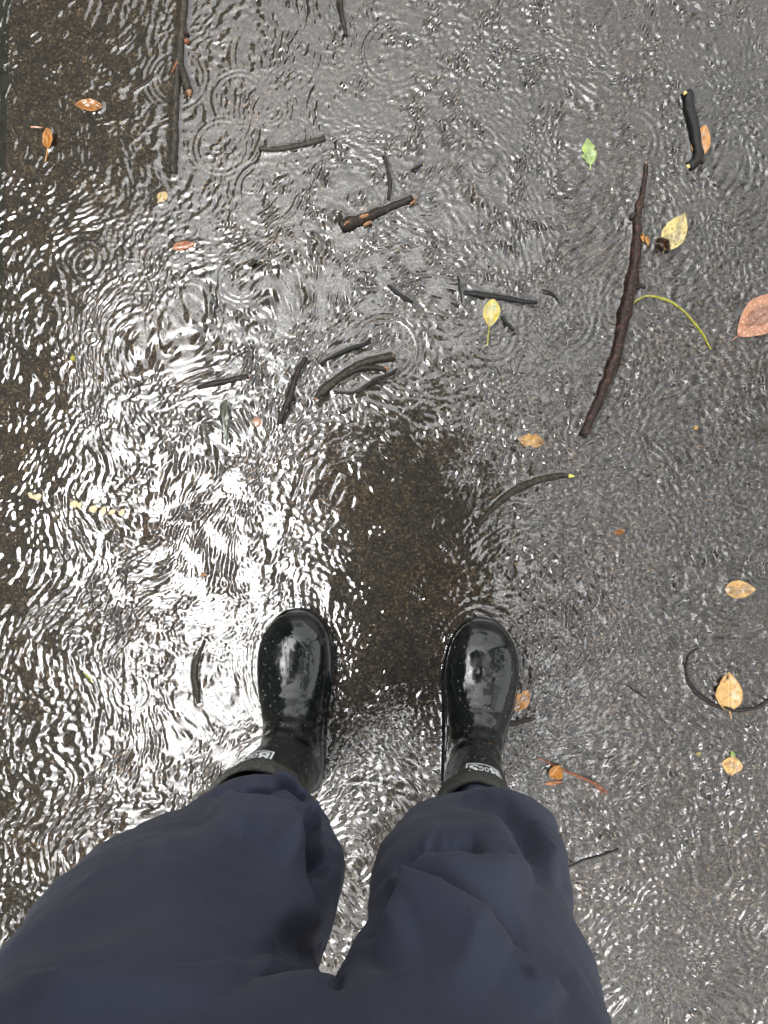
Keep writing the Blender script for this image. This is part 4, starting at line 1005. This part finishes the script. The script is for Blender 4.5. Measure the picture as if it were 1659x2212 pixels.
slC = (.03*left+.10*(1-left)*np.clip(.4+.6*(qy-700)/900, .2, 1))*calm
mixd = np.clip(.5+.5*sample(lo2, S0, GX*.6, GY*.6), 0, 1)
H = slA*(A1*np.sqrt(1-mixd)+A2*np.sqrt(mixd))+slB*Bf+slC*Cf
H += .02*sample(field(1024, S0, .03, .08, None, 0, 9), S0, GX, GY)
BRK = sample(lo2, S0, GX*2.3, GY*2.3)
def drop(px, py, rad, lam, amp, nr_, core=False):
    """rings left by a rain drop"""
    x0, y0 = (px-935)/F*CAM_H, (1180-py)/F*CAM_H; s = CAM_H/F
    r_ = np.hypot(GX-x0, GY-y0); Rr = rad*s; l_ = lam*s
    env = np.exp(-((r_-Rr)/(l_*nr_))**2)
    brk = np.clip(.75+.45*BRK, .1, 1.4)
    h = amp*np.cos(2*np.pi*(r_-Rr)/l_)*env*brk
    if core: h = h+amp*1.6*np.exp(-(r_/(l_*.6))**2)
    return h, 1-.6*np.exp(-((r_-Rr)/(l_*1.5))**2)
RINGS = [(140, 535, 42, 15, .0007, 1.6, 0), (60, 362, 17, 11, .0005, .7, 1), (570, 205, 34, 11, .0007, 2.6, 1), (757, 180, 55, 13, .0005, 1.0, 0), (622, 266, 34, 12, .00035, .8, 0),
         (780, 415, 30, 10, .0003, 1.2, 0), (390, 475, 20, 10, .0004, .9, 1), (1600, 1820, 52, 15, .0007, 1.3, 0), (1615, 1960, 55, 14, .0007, 1.5, 0), (1645, 1235, 60, 15, .0006, 1.4, 0),
         (172, 716, 14, 9, .0005, .8, 1), (195, 1228, 18, 10, .0004, .9, 0), (1205, 690, 75, 16, .0007, 1.7, 0), (398, 1245, 28, 11, .0004, .9, 0), (1050, 347, 32, 10, .0003, .8, 0), (585, 75, 90, 15, .0003, 2.0, 0),
         (500, 180, 60, 12, .0003, 1.3, 0), (1090, 240, 40, 12, .0002, 1.2, 0), (1120, 780, 60, 13, .0003, 1.6, 0), (1400, 1150, 45, 12, .0003, 1.4, 0), (1260, 1500, 50, 13, .0003, 1.5, 0), (280, 1500, 40, 12, .0003, 1.2, 0), (1430, 1720, 40, 11, .0003, 1.4, 0), (100, 1700, 45, 12, .0004, 1.2, 0), (137, 73, 12, 7, .0003, .8, 0), (1545, 120, 50, 12, .0003, 1.3, 0), (1340, 620, 55, 13, .0002, 1.2, 0)]
rgr = np.random.default_rng(44)
for _ in range(34):
    x_, y_ = rgr.uniform(-60, 1750), rgr.uniform(-60, 2300)
    if x_ < 1150 and 800 < y_ < 1750: continue
    RINGS.append((x_, y_, rgr.uniform(14, 75), rgr.uniform(10, 16), rgr.uniform(.0003, .0006), rgr.uniform(.8, 2.0), int(rgr.random() < .2)))
for px_, py_, rad, lam, amp, nr_, core in RINGS:
    h, damp = drop(px_, py_, rad, lam, amp*.8, nr_, core)
    H = H*damp+h
# wavelets spreading from the boots
for (bx, by) in [(640, 1440), (1045, 1450)]:
    x0, y0 = (bx-935)/F*CAM_H, (1180-by)/F*CAM_H
    r_ = np.hypot((GX-x0)*1.35, GY-y0); H += .00024*np.cos(2*np.pi*r_/.0125)*np.exp(-np.clip(r_-.10, 0, 9)/.05)*(r_ > .07)
fade = np.clip((1.35-np.abs(GX))/.3, 0, 1)*np.clip((1.6-np.abs(GY))/.3, 0, 1)
H *= fade
# meniscus along everything that breaks the surface
for pts, rad in MENISCUS:
    x0, y0 = pts.min(0)-rad-.02; x1, y1 = pts.max(0)+rad+.02
    i0, i1 = np.searchsorted(gx, [x0, x1]); j0, j1 = np.searchsorted(gy, [y0, y1])
    if i1 <= i0 or j1 <= j0: continue
    sx_, sy_ = GX[j0:j1, i0:i1], GY[j0:j1, i0:i1]; d = np.full(sx_.shape, 1e9)
    st = max(1, len(pts)//80)
    for p in pts[::st]: d = np.minimum(d, np.hypot(sx_-p[0], sy_-p[1]))
    e = np.clip(d-rad, 0, None)
    H[j0:j1, i0:i1] = H[j0:j1, i0:i1]*(1-.5*np.exp(-e/.006))+.0009*np.exp(-(e/.0026)**1.5)
H = .0048+H
ny, nx = GX.shape
me = bpy.data.meshes.new('water')
idx = np.arange(nx*ny).reshape(ny, nx)
quads = np.stack([idx[:-1, :-1], idx[:-1, 1:], idx[1:, 1:], idx[1:, :-1]], -1).reshape(-1, 4)
me.vertices.add(nx*ny); me.vertices.foreach_set('co', np.stack([GX, GY, H], -1).astype(np.float32).ravel())
me.loops.add(quads.size); me.loops.foreach_set('vertex_index', quads.ravel().astype(np.int32))
me.polygons.add(len(quads)); me.polygons.foreach_set('loop_start', np.arange(0, quads.size, 4, dtype=np.int32))
me.polygons.foreach_set('use_smooth', np.ones(len(quads), bool))
me.update(calc_edges=True)
ch_ = me.attributes.new('chop', 'FLOAT', 'POINT')
chop = (.05+.24*(1-left)+.07*left)*calm
ch_.data.foreach_set('value', chop.astype(np.float32).ravel())
me.materials.append(wat)
water = bpy.data.objects.new('water', me); COL.objects.link(water); tag(water, kind='structure')
